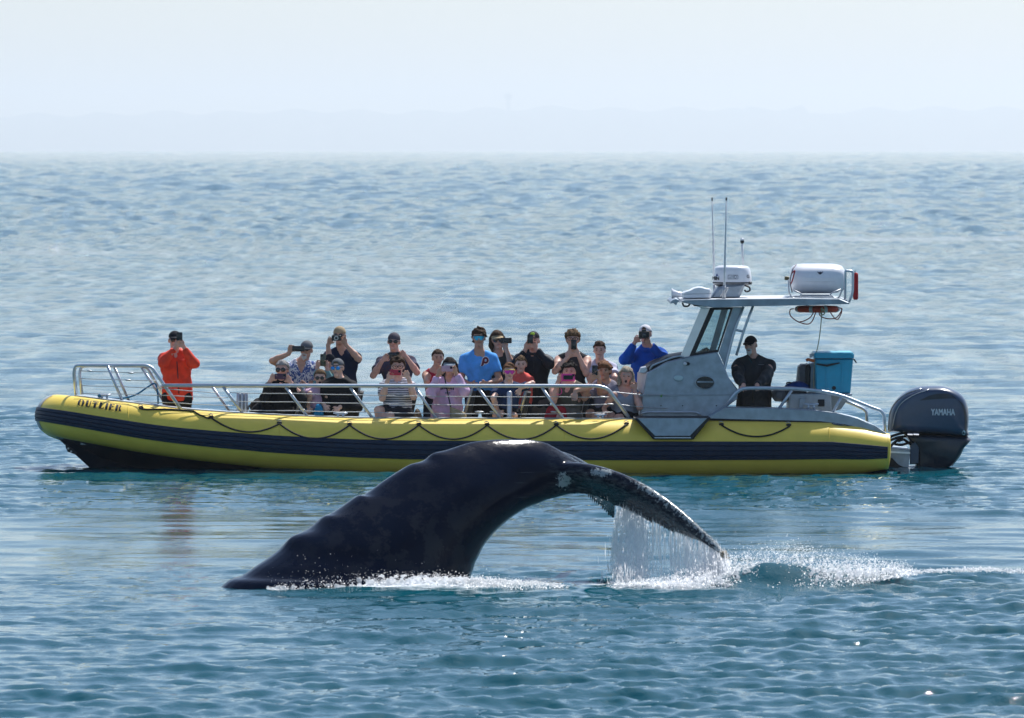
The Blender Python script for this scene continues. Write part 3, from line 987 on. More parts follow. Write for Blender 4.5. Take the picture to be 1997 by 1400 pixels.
MB().tube(fillet([P(1405, 578, 80.35), P(1416, 562, 80.3), P(1420, 561, 80.3), P(1415, 572, 80.35)], .05), .008, 6).build('strut', steel, a2, 180)
mb = MB(); mb.tube([P(1447.5, 474, 81.4), P(1449.5, 522, 81.4)], [.014, .016], 7)
a3 = mb.build('mast_pole', whip, BOAT, 180)
mb = MB(); mb.tube([P(1447.5, 475, 81.4), P(1447.5, 472.5, 81.4), P(1447.5, 469, 81.4)], [.012, .026, .027], 10).build('light_housing', black_rub, a3, 60)
mb = MB(); mb.ell(P(1447.5, 467, 81.4), (.026, .026, .022)).build('light_lens', white_gel, a3, 180)
# rack on top at the back
RK = empty('raft_rack', P(1590, 582, 81), parent=BOAT)
for Y in (80.45, 81.65):
    MB().tube(fillet([P(1648, 583, Y), P(1648.5, 530, Y), P(1650, 528, Y), P(1661, 528.5, Y), P(1663.5, 532, Y), P(1663, 572, Y), P(1655, 590, Y)], .05), .017, 7).build('rack_tube', alu_tube, RK, 180)
    MB().tube(fillet([P(1538, 545, Y), P(1538.5, 570, Y), P(1545, 581, Y), P(1557, 581, Y), P(1562, 574.5, Y), P(1620, 574.5, Y), P(1626, 581, Y), P(1636, 581, Y), P(1642, 566, Y), P(1648, 560, Y)], .03), .010, 6).build('cradle_rod', steel, RK, 180)
    MB().tube(fillet([P(1548, 566, Y), P(1560, 571, Y), P(1566, 577, Y), P(1616, 577, Y), P(1622, 571, Y), P(1640, 564, Y)], .03), .009, 6).build('cradle_rod', steel, RK, 180)
mb = MB(); mb.pxprism([(1537, 581), (1560, 579.5), (1620, 579.5), (1652, 584), (1654, 589), (1537, 584)], 80.35, 81.75, .006)
mb.build('rack_base', alu_dull, RK, 30)
# stern rails
rail('stern_rail', [(1411, 797, 80.1), (1436, 765, 80.08), (1447, 758), (1465, 756.5), (1550, 757.5), (1600, 762.5), (1640, 770.5), (1698, 794), (1718, 801), (1724.5, 810), (1725.5, 842)], Yr, .0235, .14)
rail('rail_post', [(1544, 761), (1519, 797)], Yr, .019)
rail('rail_post', [(1641, 774), (1624, 804)], Yr, .019)
rail('stern_rail', [(1644, 780, 82.0), (1680, 795, 82.0), (1690, 802, 82.0), (1691, 824, 82.0)], 82.0, .02)
# stern bench, box and bits
mb = MB(); mb.pxprism([(1537, 803), (1540, 769), (1610, 768), (1621, 770), (1623, 804)], 80.5, 81.2, .02)
BXO = mb.build('stern_locker', mat('grey_locker', (.42, .45, .47), .5, var=.08), BOAT, 30)
mb = MB(); mb.pxprism([(1595, 779), (1608, 779), (1608, 792.5), (1595, 792.5)], 80.488, 80.52, .006)
mb.build('hatch', black_rub, BXO, 30)
mb = MB(); mb.pxprism([(1558, 796), (1559.5, 777), (1572, 776), (1566, 796)], 80.46, 80.52, .006)
mb.build('bracket', alu_dull, BXO, 30)
mb = MB(); mb.pxprism([(1612, 771), (1659, 771), (1640, 798), (1622, 803)], 80.75, 81.1, .01)
mb.build('cooler_bracket', alu_dull, BOAT, 30)
mb = MB(); mb.pxprism([(1586, 768), (1662, 768), (1661, 772), (1586, 772)], 80.55, 81.35, .005)
mb.build('cooler_shelf', alu_dull, BOAT, 30)
def cleat(px, py, w, Y, m=alu_tube):
    mb = MB()
    mb.tube([P(px - w / 2, py, Y), P(px - w / 4, py + 1, Y), P(px + w / 4, py + 1, Y), P(px + w / 2, py, Y)], [.010, .016, .016, .010], 7)
    mb.tube([P(px - w / 6, py + 1, Y), P(px - w / 5, py + w * .36, Y)], .016, 7)
    mb.tube([P(px + w / 6, py + 1, Y), P(px + w / 5, py + w * .36, Y)], .016, 7)
    mb.build('cleat', m, BOAT, 180)
cleat(1582, 787.5, 29, 80.2)
cleat(204, 769.5, 26, 80.45)
cleat(664, 805, 28, 80.12)
cleat(1171, 808, 24, 80.12)
# aluminium bollard and three round uprights behind the rail
mb = MB(); mb.tube([P(993.5, 820, 80.3), P(993.5, 765, 80.3), P(993.5, 762.5, 80.3)], [.036, .036, .02], 12).build('mooring_post', alu_tube, BOAT, 50)
for px in (465, 472.5, 480):
    mb = MB(); mb.tube([P(px, 815, 80.9), P(px, 768, 80.9), P(px, 765.5, 80.9)], [.026, .026, .012], 10).build('rod_holder', alu_tube, BOAT, 50)
# folding seats
def seat(px, Y):
    e = empty('seat', P(px, 812, Y), parent=BOAT)
    for d in (0, .42):
        MB().tube([P(px - 17, 815, Y + d), P(px - 1, 758, Y + d), P(px + 1, 754, Y + d)], [.024, .022, .018], 8).build('seat_frame', alu_tube, e, 180)
    mb = MB(); mb.pxprism([(px - 14, 815), (px - 1, 762), (px + 8, 764), (px - 3, 817)], Y + .03, Y + .39, .02)
    mb.build('backrest', dark_seat, e, 35)
    mb = MB(); mb.pxprism([(px - 72, 822), (px - 14, 819), (px - 14, 830), (px - 70, 832)], Y + .03, Y + .39, .02)
    mb.build('seat_cushion', dark_seat, e, 35)
    mb = MB(); mb.tube([P(px - 40, 830, Y + .2), P(px - 40, 893, Y + .2)], .03, 8).build('pedestal', alu_tube, e, 180)
for px in (593, 701, 807, 921, 1028, 1145):
    seat(px, 80.62)
mb = MB(); mb.pxprism([(1555, 745), (1558, 716), (1564, 711), (1579, 711), (1582, 716), (1580, 760), (1562, 762), (1555, 757)], 80.9, 81.35, .04)
sb_ = mb.build('helm_seat', grey_seat, BOAT, 35)
mb = MB(); mb.pxprism([(1571, 713), (1577, 710), (1580, 716), (1578, 760), (1571, 760)], 80.86, 81.39, .03)
mb.build('seat_trim', dark_seat, sb_, 35)
mb = MB(); mb.pxprism([(1578, 770), (1580, 709), (1588, 708), (1586, 770)], 80.95, 81.3, .01)
mb.build('seat_back_plate', alu, sb_, 35)
mb = MB(); mb.pxprism([(1508, 764), (1515, 758), (1530, 757), (1533, 775), (1528, 784), (1512, 783), (1507, 776)], 80.6, 81.1, .05)
mb.build('seat_pad', grey_seat, BOAT, 35)
mb = MB(); mb.pxprism([(1527, 760), (1570, 757), (1575, 768), (1540, 770), (1532, 786), (1524, 784)], 80.65, 81.1, .04)
mb.build('seat_pad', dark_seat, BOAT, 35)

# ---- outboard motor
YM = 81.1
cowl_m = mat('motor_grey_paint', (.030, .060, .118), .28, 0, var=.06, coat=.2)
cowl_d = mat('motor_dark_paint', (.005, .014, .03), .3, 0, var=.1, coat=.15)
OM = empty('outboard_motor', P(1800, 860, YM), parent=BOAT)
co = [(1731, 842), (1732, 822), (1735, 803), (1742, 788), (1754, 773), (1771, 761), (1792, 754), (1815, 752.3), (1838, 753), (1857, 758.5), (1873, 768), (1882, 779), (1887, 794), (1888.5, 815), (1887, 838), (1884, 850), (1820, 846)]
cos = [tuple(p) for p in spline(co + [co[0]], 4)[:-1]]
CW = MB(); CW.pillow(cos, YM, .30, .30, 13, 2.6)
CWO = recalc(CW.build('cowling', cowl_m, OM, 50))
CBVH = BVHTree.FromPolygons([Vector(v) for v in CW.v], CW.f)
cfn = lambda px, py: on_tube(px, py, .005, CBVH)
mb = MB()
for (x, y) in ((1736, 842),): pass
A_ = spline([(1733, 838), (1736, 806), (1748, 784), (1770, 767), (1798, 758.5)], 6)
MB().tube([cfn(*p) for p in A_], .007, 5).build('cowling_seam', mat('seam_silver', (.45, .47, .5), .3, .6), OM, 180)
A_ = spline([(1741, 836), (1747, 806), (1760, 785), (1785, 769), (1812, 760)], 6)
MB().tube([cfn(*p) for p in A_], .007, 5).build('cowling_seam', mat('seam_silver', 0), OM, 180)
up = spline([(1794, 780.5), (1815, 770.5), (1836, 767.5), (1856, 770), (1866, 778)], 6)
lo = spline([(1794, 781), (1815, 779), (1836, 777.5), (1856, 777), (1866, 778.6)], 6)
mb = MB(); mb.loft([[cfn(*a), cfn(*b)] for a, b in zip(up, lo)], caps=False, closed=False)
mb.build('air_scoop', cowl_d, OM, 180)
A_ = spline([(1866, 778), (1876, 792), (1881, 815), (1881, 850)], 6)
B_ = spline([(1866, 778), (1879, 790), (1885, 815), (1884, 850)], 6)
mb = MB(); mb.loft([[cfn(*a), cfn(*b)] for a, b in zip(A_, B_)], caps=False, closed=False)
mb.build('cowling_stripe', cowl_d, OM, 180)
text_on('lettering', 'YAMAHA', 1816, 809.5, 46, 12, mat('lettering_silver', (.55, .62, .68), .4), CWO, cfn, .55)
mb = MB(); mb.add([cfn(1879.5 + 3.2 * math.cos(a), 843.5 + 4.5 * math.sin(a)) for a in [2 * math.pi * k / 12 for k in range(12)]], [tuple(range(12))])
mb.build('round_sticker', white_gel, CWO, 0)
for x0, x1 in ((1770, 1780), (1781.5, 1792)):
    mb = MB(); mb.add([cfn(x0, 843), cfn(x1, 843.5), cfn(x1, 848.5), cfn(x0, 848)], [(0, 3, 2, 1)])
    mb.build('label_sticker', mat('sticker_grey', (.5, .52, .55), .5), CWO, 0)
mid = [(1760, 844), (1886, 850), (1880, 872), (1868, 893), (1857, 905), (1845, 912), (1790, 930), (1785, 905), (1784, 880), (1774, 862)]
mids = [tuple(p) for p in spline(mid + [mid[0]], 3)[:-1]]
MM = MB(); MM.pillow(mids, YM, .245, .22, 11, 2.6)
recalc(MM.build('midsection', cowl_d, OM, 50))
A_ = spline([(1853, 907), (1868, 888), (1880, 862), (1883, 850)], 5)
MB().tube([P(x + 2, y, YM) for x, y in A_], .02, 6).build('trim_edge', mat('seam_silver', 0), OM, 180)
mb = MB(); mb.pillow([(1774, 868), (1784, 860), (1792, 872), (1791, 905), (1774, 905)], YM - .2, .06, .1, 5)
recalc(mb.build('swivel_bracket', mat('motor_grey_paint', 0), OM, 50))
mb = MB(); mb.pxprism([(1728, 872), (1775, 877), (1772, 912), (1762, 912), (1728, 895)], YM - .35, YM + .35, .012)
mb.build('transom_bracket', alu, OM, 30)
mb = MB(); mb.pxprism([(1729, 879), (1775, 882), (1775, 885), (1729, 883)], YM - .37, YM + .37, .004)
mb.build('bracket_lip', mat('polished_aluminium', 0), OM, 30)
mb = MB(); mb.pxprism([(1727, 890), (1740, 893), (1758, 912), (1756, 924), (1727, 924)], YM - .4, YM + .4, .01)
mb.build('trim_tab', black_rub, OM, 30)
for (a, b, c) in (((1728, 856), (1745, 848), (1772, 842)), ((1728, 862), (1752, 852), (1778, 850)), ((1752, 860), (1762, 856), (1775, 866)), ((1745, 866), (1758, 868), (1776, 862)), ((1735, 872), (1745, 862), (1760, 852))):
    MB().tube(fillet([P(*a, YM - .15), P(*b, YM - .2), P(*c, YM - .1)], .1), .018, 6).build('hose', black_rub, OM, 180)
# oval badge on the tube near the stern
mb = MB(); mb.add([on_tube(1644.5 + 23 * math.cos(a), 827.6 + 3.4 * math.sin(a) + 1.6 * math.cos(a), .005) for a in [2 * math.pi * k / 24 for k in range(24)]], [tuple(range(24))])
bd = mb.build('oval_badge', mat('badge_grey', (.06, .07, .08), .4), tube_o, 0)
text_on('lettering', 'Life Saving Boats', 1625, 829.0, 32, 2.6, mat('lettering_silver', 0), bd, lambda px, py: on_tube(px, py + (px - 1644) * .05, .008))
# ------------------------------------------------------------------ signed distance shapes -> one continuous skin
class SDF:
    def __init__(s, lo, hi, h):
        s.h = h
        s.lo = np.array(lo, np.float32) - 3 * h
        s.n = np.ceil((np.array(hi) + 3 * h - s.lo) / h).astype(int) + 1
        s.D = np.full(tuple(s.n), 1.0, np.float32)
    def block(s, lo, hi):
        a = np.clip(np.floor((np.array(lo) - s.lo) / s.h).astype(int), 0, s.n - 1)
        b = np.clip(np.ceil((np.array(hi) - s.lo) / s.h).astype(int) + 1, 1, s.n)
        if (b <= a).any(): return None, None
        ax = [s.lo[i] + s.h * np.arange(a[i], b[i], dtype=np.float32) for i in range(3)]
        g = np.stack(np.meshgrid(*ax, indexing='ij'), -1)
        return tuple(slice(a[i], b[i]) for i in range(3)), g
    def put(s, fn, lo, hi, k=.02, pad=None):
        pad = pad if pad is not None else k + 2.5 * s.h
        sl, g = s.block(np.array(lo) - pad, np.array(hi) + pad)
        if sl is None: return
        d = fn(g).astype(np.float32)
        o = s.D[sl]
        if k > 0:
            hh = np.clip(.5 + .5 * (o - d) / k, 0, 1)
            s.D[sl] = o + (d - o) * hh - k * hh * (1 - hh)
        else:
            s.D[sl] = np.minimum(o, d)
    def cone(s, a, b, ra, rb, k=.02, flat=None, cut=None):
        """rounded cone a-b; flat=(axis, factor) squashes it, cut = list of (point, normal) keeps the inner side"""
        a, b = np.array(a, np.float32), np.array(b, np.float32)
        r = max(ra, rb)
        def fn(g):
            p, q = g - a, b - a
            f = 1.0
            if flat is not None:
                ax, f = np.array(flat[0], np.float32), flat[1]
                p = p + ax * ((p @ ax) * (1 / f - 1))[..., None]
                q = q + ax * (q @ ax) * (1 / f - 1)
            L = float(q @ q) + 1e-9
            t = np.clip((p @ q) / L, 0, 1)
            d = np.linalg.norm(p - t[..., None] * q, axis=-1) - (ra + (rb - ra) * t)
            d = d * (1 if flat is None else .5 * (1 + f))
            if cut:
                for cp, cn in cut:
                    d = np.maximum(d, (g - np.array(cp, np.float32)) @ np.array(cn, np.float32))
            return d
        s.put(fn, np.minimum(a, b) - r, np.maximum(a, b) + r, k)
    def mesh(s):
        D = s.D
        S = D < 0
        n = D.shape
        c = np.zeros(tuple(x - 1 for x in n), np.uint8)
        for i in (0, 1):
            for j in (0, 1):
                for k in (0, 1):
                    c += S[i:n[0] - 1 + i, j:n[1] - 1 + j, k:n[2] - 1 + k]
        act = (c > 0) & (c < 8)
        I = np.argwhere(act)
        if not len(I): return np.zeros((0, 3)), np.zeros((0, 4), int)
        idx = np.full(c.shape, -1, np.int32)
        idx[act] = np.arange(len(I))
        cor = [(i, j, k) for i in (0, 1) for j in (0, 1) for k in (0, 1)]
        val = np.stack([D[I[:, 0] + o[0], I[:, 1] + o[1], I[:, 2] + o[2]] for o in cor], 1)
        pos = np.zeros((len(I), 3)); cnt = np.zeros(len(I))
        for a in range(8):
            for b in range(a + 1, 8):
                if sum(abs(cor[a][q] - cor[b][q]) for q in range(3)) != 1: continue
                m = (val[:, a] < 0) != (val[:, b] < 0)
                t = val[m, a] / (val[m, a] - val[m, b])
                pa, pb = np.array(cor[a], float), np.array(cor[b], float)
                pos[m] += pa + t[:, None] * (pb - pa)
                cnt[m] += 1
        V = (I + pos / cnt[:, None]) * s.h + s.lo
        F = []
        for ax in range(3):
            u, v = [(1, 2), (2, 0), (0, 1)][ax]
            sl0 = [slice(None)] * 3; sl1 = [slice(None)] * 3
            sl0[ax] = slice(0, -1); sl1[ax] = slice(1, None)
            A, B = S[tuple(sl0)], S[tuple(sl1)]
            E = np.argwhere(A != B)
            ok = (E[:, u] > 0) & (E[:, v] > 0) & (E[:, u] < n[u] - 1) & (E[:, v] < n[v] - 1)
            E = E[ok]
            q = []
            for du, dv in ((-1, -1), (0, -1), (0, 0), (-1, 0)):
                e = E.copy(); e[:, u] += du; e[:, v] += dv
                q.append(idx[e[:, 0], e[:, 1], e[:, 2]])
            q = np.stack(q, 1)
            fl = ~A[E[:, 0], E[:, 1], E[:, 2]]
            q[fl] = q[fl][:, ::-1]
            F.append(q)
        return V, np.concatenate(F)

def np_mesh(name, V, F):
    me = bpy.data.meshes.new(name)
    me.vertices.add(len(V)); me.vertices.foreach_set('co', np.asarray(V, np.float32).ravel())
    F = np.asarray(F, np.int32)
    me.loops.add(F.size); me.loops.foreach_set('vertex_index', F.ravel())
    me.polygons.add(len(F))
    k = F.shape[1]
    me.polygons.foreach_set('loop_start', np.arange(0, F.size, k, dtype=np.int32))
    me.polygons.foreach_set('loop_total', np.full(len(F), k, np.int32))
    me.update()
    return me

# ------------------------------------------------------------------ the whale
DYW = 1.68
YW = 58.62 + DYW
WYAW = R(26)
def axis_y(px): return 58.65 + np.interp(px, [345, 425, 910, 1150], [-.2, 0, 1.2, 1.7])      # the body runs away from the camera towards the tail
def pw(px, py, Y=None): return np.array(P(px, py, float(axis_y(px)) if Y is None else Y))
def pxw(d): return d * YW / FPX
TOP = [(345, 1222), (390, 1182), (425, 1150), (446, 1132), (471, 1124), (497, 1105), (520, 1090), (542, 1073), (566, 1049), (600, 1031), (627, 1009), (652, 996), (690, 970), (712, 961), (745, 938),
       (778, 917), (800, 905), (825, 896), (845, 884), (872, 876), (905, 866), (930, 861), (965, 857.5), (1000, 857), (1030, 858.5), (1058, 864), (1082, 874), (1104, 886), (1124, 898), (1140, 908)]
BOT = [(900, 1230), (905, 1180), (908, 1145), (911, 1127), (915, 1114), (919, 1104), (922, 1094), (930, 1080), (938, 1064), (947, 1052), (957, 1041), (967, 1031), (978, 1022), (988, 1014), (998, 1007),
       (1008, 1001), (1018, 995), (1029, 990), (1038, 986.5), (1046, 984), (1053, 981), (1061, 977), (1070, 974.5), (1080, 972), (1090, 969), (1101, 966), (1113, 964), (1126, 963), (1138, 963), (1148, 964)]
tb = spline([a + b for a, b in zip(TOP, BOT)], 4)
def smooth01_(a, b, x):
    t = np.clip((x - a) / (b - a), 0, 1); return t * t * (3 - 2 * t)
kn = np.exp(-(np.arange(-14, 15) / 6.0) ** 2); kn /= kn.sum()
def smooth_col(c):
    q = np.concatenate([2 * c[0] - c[14:0:-1], c, 2 * c[-1] - c[-2:-16:-1]])
    return np.convolve(q, kn, 'valid')
tsm = np.stack([smooth_col(tb[:, 0]), smooth_col(tb[:, 1])], 1)
_bl = smooth01_(520, 580, tb[:, 0])[:, None]
tsm = tsm * _bl + tb[:, :2] * (1 - _bl)
hwid = np.interp(np.linspace(0, 1, len(tb)), [0, .15, .45, .75, .92, 1], [.86, .74, .50, .27, .17, .13])
NS = 36
rings = []
for (tx_, ty_, bx2, by2), (sx_, sy_), w in zip(tb, tsm, hwid):
    knob = pw(tx_, ty_) - pw(sx_, sy_)
    t, b = pw(sx_, sy_), pw(bx2, by2)
    c = (t + b) / 2; up = (t - b) / 2
    L_ = np.linalg.norm(up); e_ = w * math.sin(WYAW) * abs(up[0]) / L_
    up = up * math.sqrt(max(.4, 1 - (e_ / L_) ** 2))
    g = []
    for k in range(NS):
        a = 2 * math.pi * k / NS
        sn, cs = math.sin(a), math.cos(a)
        # narrower towards the dorsal ridge, fuller low on the flank
        nar = 1 - .30 * max(cs, 0) ** 1.5
        y = math.copysign(abs(sn) ** .92, sn) * w * nar
        g.append(Vector(c + up * cs + np.array((-y * math.sin(WYAW), y * math.cos(WYAW), 0)) + knob * max(cs, 0) ** 18 * 2.2))
    rings.append(g)
WB = MB(); WB.loft(rings)
# near fluke: leading edge, trailing edge and the swell between them
LE = [(1035, 901, 58.50), (1085, 903, 58.40), (1140, 907, 58.25), (1200, 923, 58.0), (1262, 951, 57.75), (1322, 992, 57.5), (1370, 1036, 57.28), (1399, 1066, 57.16), (1413, 1081, 57.10), (1419, 1094, 57.06)]
TE = [(1050, 955, 58.55), (1095, 962, 58.50), (1150, 966, 58.42), (1196, 985, 58.28), (1236, 1004, 58.1), (1282, 1026, 57.85), (1330, 1046, 57.6), (1370, 1058, 57.4), (1397, 1075, 57.22), (1414, 1092, 57.08)]
def fluke(LE, TE, thick, nn=4):
    l, t = spline(LE, nn), spline(TE, nn)
    rings = []
    m = len(l)
    for i in range(m):
        a, b = pw(l[i][0], l[i][1], l[i][2]), pw(t[i][0], t[i][1], t[i][2])
        ch = b - a
        s0 = (pw(*l[min(i + 1, m - 1)]) - pw(*l[max(i - 1, 0)])); s0 /= np.linalg.norm(s0)
        nrm = np.cross(s0, ch); nrm /= np.linalg.norm(nrm) + 1e-9
        if nrm[1] > 0: nrm = -nrm
        th = thick[0] + (thick[1] - thick[0]) * i / (m - 1)
        g = []
        K = 9
        prof = [.18, .62, .95, 1.0, .85, .6, .36, .18, .06]
        for k in range(K):
            u = (k / (K - 1)) ** 1.4
            g.append(Vector(a + ch * u + nrm * th * prof[k] * .62))
        for k in range(K - 1, -1, -1):
            u = (k / (K - 1)) ** 1.4
            g.append(Vector(a + ch * u - nrm * th * prof[k] * .75))
        rings.append(g)
    mb = MB(); mb.loft(rings)
    return mb
LE = [(a, b_, c_ + DYW) for a, b_, c_ in LE]; TE = [(a, b_, c_ + DYW) for a, b_, c_ in TE]
NF = fluke(LE, TE, (.17, .03))
LE2 = [(1030, 880, 58.72), (1080, 878, 58.85), (1118, 891, 59.05), (1150, 908, 59.35), (1175, 930, 59.7), (1192, 955, 60.05), (1199, 980, 60.35), (1200, 1011, 60.55)]
TE2 = [(1050, 950, 58.65), (1100, 958, 58.72), (1138, 963, 58.9), (1147, 972, 59.2), (1157, 984, 59.6), (1169, 996, 60.0), (1182, 1006, 60.35), (1195, 1012, 60.54)]
LE2 = [(a, b_, c_ + DYW) for a, b_, c_ in LE2]; TE2 = [(a, b_, c_ + DYW) for a, b_, c_ in TE2]
FF = fluke(LE2, TE2, (.15, .02))
for o_ in (NF, FF): WB.add(o_.v, o_.f)
tmp = WB.build('tmp', [], None, 0)
recalc(tmp)
md = tmp.modifiers.new('r', 'REMESH'); md.mode = 'VOXEL'; md.voxel_size = .021
m2 = tmp.modifiers.new('s', 'SMOOTH'); m2.iterations = 3; m2.factor = .5
dg = bpy.context.evaluated_depsgraph_get(); dg.update()
wme = bpy.data.meshes.new_from_object(tmp.evaluated_get(dg))
bpy.data.objects.remove(tmp)
wme.name = 'whale_body'
V = np.empty(len(wme.vertices) * 3, np.float32); wme.vertices.foreach_get('co', V); V = V.reshape(-1, 3)
# scars and barnacles lie along the leading edge of the near fluke; grey patches low on the flank
lez = spline(LE, 12); lep = np.array([pw(*q) for q in lez])
tz_ = spline(TE, 12); tep = np.array([pw(*q) for q in tz_])
def dist_curve(V, C):
    d = np.full(len(V), 9.0, np.float32); j = np.zeros(len(V), int)
    for i, p in enumerate(C):
        q = np.linalg.norm(V - p, axis=1)
        m = q < d; d[m] = q[m]; j[m] = i
    return d, j / (len(C) - 1)
dl, tl = dist_curve(V, lep)
near = (V[:, 1] < 58.6 + DYW)
scar = np.clip(1 - dl / .13, 0, 1) * smooth01(.30, .45, tl) * near
pch = np.exp(-(np.linalg.norm((V - pw(1100, 938, 58.35 + DYW)) / np.array((.10, .4, .10)), axis=1)) ** 2)
pch2 = np.exp(-(np.linalg.norm((V - pw(1172, 921, 58.1 + DYW)) / np.array((.16, .4, .05)), axis=1)) ** 2)
scar = np.clip(np.maximum(scar, np.maximum(pch, pch2) * 1.15), 0, 1)
tipm = np.clip(1 - dl / .16, 0, 1) * smooth01(.82, .9, tl) * near
flank = np.exp(-(np.linalg.norm((V[:, [0, 2]] - pw(800, 1040)[[0, 2]]) / np.array((.9, .5)), axis=1)) ** 2)
under = smooth01(1045, 1150, V[:, 0] * FPX / V[:, 1] + 998.5) * np.clip(dl / .1, 0, 1)
for nm, a in (('scar', scar), ('tip', tipm), ('flank', flank), ('under', under)):
    at = wme.attributes.new(nm, 'FLOAT', 'POINT'); at.data.foreach_set('value', a.astype(np.float32))
# barnacled skin at the tip stands out as real relief
nv = np.empty(len(wme.vertices) * 3, np.float32); wme.vertices.foreach_get('normal', nv); nv = nv.reshape(-1, 3)
rr = RNG.uniform(0, 1, len(V)) ** 3
V2 = V + nv * (tipm * rr * .022)[:, None]
wme.vertices.foreach_set('co', V2.astype(np.float32).ravel())
wm = bpy.data.materials.new('whale_skin'); wm.use_nodes = True
n, l = wm.node_tree.nodes, wm.node_tree.links
b = n['Principled BSDF']
b.inputs['Specular IOR Level'].default_value = .13
b.inputs['Coat Weight'].default_value = .0
b.inputs['Coat Roughness'].default_value = .12
tc = n.new('ShaderNodeTexCoord')
def attr(nm):
    a = n.new('ShaderNodeAttribute'); a.attribute_name = nm; return a.outputs['Fac']
def noise(sc_, det=5, rough=.6, vec=None):
    z = n.new('ShaderNodeTexNoise'); z.inputs['Scale'].default_value = sc_; z.inputs['Detail'].default_value = det; z.inputs['Roughness'].default_value = rough
    l.new(vec or tc.outputs['Object'], z.inputs['Vector']); return z.outputs['Fac']
def math_(op, a, b_=None, c_=None):
    z = n.new('ShaderNodeMath'); z.operation = op
    for i, q in enumerate((a, b_, c_)):
        if q is None: continue
        if isinstance(q, (int, float)): z.inputs[i].default_value = q
        else: l.new(q, z.inputs[i])
    return z.outputs[0]
def ramp(x, a, b_):
    z = n.new('ShaderNodeMapRange'); z.inputs['From Min'].default_value = a; z.inputs['From Max'].default_value = b_
    l.new(x, z.inputs['Value']); return z.outputs[0]
def mixc(f, c1, c2):
    z = n.new('ShaderNodeMix'); z.data_type = 'RGBA'
    l.new(f, z.inputs[0])
    for i, q in ((6, c1), (7, c2)):
        if isinstance(q, tuple): z.inputs[i].default_value = q + (1,)
        else: l.new(q, z.inputs[i])
    return z.outputs[2]
base = mixc(ramp(noise(3.0), .4, .65), (.0003, .0034, .015), (.0008, .0048, .018))
fl_ = math_('MULTIPLY', ramp(noise(4.2, 9, .72), .47, .53), attr('flank'))
base = mixc(math_('MULTIPLY', fl_, .9), base, (.017, .020, .029))
mp = n.new('ShaderNodeMapping'); mp.inputs['Scale'].default_value = (3, 9, 22); mp.inputs['Rotation'].default_value = (0, R(-32), 0)
l.new(tc.outputs['Object'], mp.inputs['Vector'])
st = noise(2.2, 6, .65, mp.outputs[0])
base = mixc(math_('MULTIPLY', ramp(st, .42, .66), math_('MULTIPLY', attr('under'), .95)), base, (.085, .105, .115))
sc1 = math_('MULTIPLY', ramp(math_('ADD', noise(30, 7, .75), math_('MULTIPLY', attr('scar'), .34)), .735, .80), ramp(attr('scar'), .08, .25))
base = mixc(sc1, base, (.36, .40, .40))
tipc = mixc(ramp(noise(38, 3), .4, .6), (.10, .07, .05), (.42, .37, .28))
base = mixc(math_('MULTIPLY', ramp(attr('tip'), .1, .35), ramp(noise(26, 3), .38, .5)), base, tipc)
ms_ = n.new('ShaderNodeMapping'); ms_.inputs['Rotation'].default_value = (0, R(38), 0); ms_.inputs['Scale'].default_value = (1.2, 1, 34)
l.new(tc.outputs['Object'], ms_.inputs['Vector'])
scr = math_('MULTIPLY', ramp(noise(1.6, 2, .4, ms_.outputs[0]), .71, .75), ramp(noise(1.3, 3), .5, .6))
base = mixc(math_('MULTIPLY', scr, .55), base, (.05, .06, .075))
l.new(base, b.inputs['Base Color'])
rg = math_('ADD', math_('MULTIPLY', ramp(noise(4.0, 6), .35, .7), .12), .09)
l.new(math_('ADD', rg, math_('MULTIPLY', attr('tip'), .4)), b.inputs['Roughness'])
bp = n.new('ShaderNodeBump'); bp.inputs['Strength'].default_value = .14; bp.inputs['Distance'].default_value = .02
hh = math_('ADD', noise(22, 5), math_('MULTIPLY', st, math_('MULTIPLY', attr('under'), 1.6)))
l.new(hh, bp.inputs['Height']); l.new(bp.outputs[0], b.inputs['Normal'])
WH = link(wme, 'whale', wm, None, 180)
tag(WH, 'dark humpback whale lifting its arched tail stock and dripping fluke from the sea', 'whale')
# single barnacles on the fluke tip: too many to pick apart, one joined part
mb = MB()
cand = np.where((tipm > .25))[0]
for i in RNG.choice(cand, min(150, len(cand)), replace=False):
    r_ = RNG.uniform(.008, .02)
    mb.ell(V2[i], (r_, r_, r_ * .8), None, 6, 4)
bo = mb.build('barnacles', mat('barnacle_shell', (.30, .25, .18), .85, var=.5, vscale=40), WH, 180)
bo['kind'] = 'stuff'

# ------------------------------------------------------------------ white water
def clear_mix(m, f):
    """let part of the light straight through: drops of water are not solid"""
    n, l = m.node_tree.nodes, m.node_tree.links
    src = n['Material Output'].inputs['Surface'].links[0].from_socket
    t = n.new('ShaderNodeBsdfTransparent'); x = n.new('ShaderNodeMixShader'); x.inputs[0].default_value = f
    l.new(src, x.inputs[1]); l.new(t.outputs[0], x.inputs[2]); l.new(x.outputs[0], n['Material Output'].inputs['Surface'])
    return m
foam_m = mat('foam', (.96, .97, .98), .85, spec=.2, var=.015, vscale=30, trans=.74)
drop_m = clear_mix(mat('water_drops', (.98, .985, .99), .8, spec=.3, var=.01, trans=.72), .12)
def sea_h(x, y):
    j = int(np.clip(np.searchsorted(SEAY[:, 0], y), 1, len(SEAY) - 1))
    i = int(np.clip(np.searchsorted(SEAX[j], x), 1, SEAX.shape[1] - 1))
    return float(SEAZ[j, i])
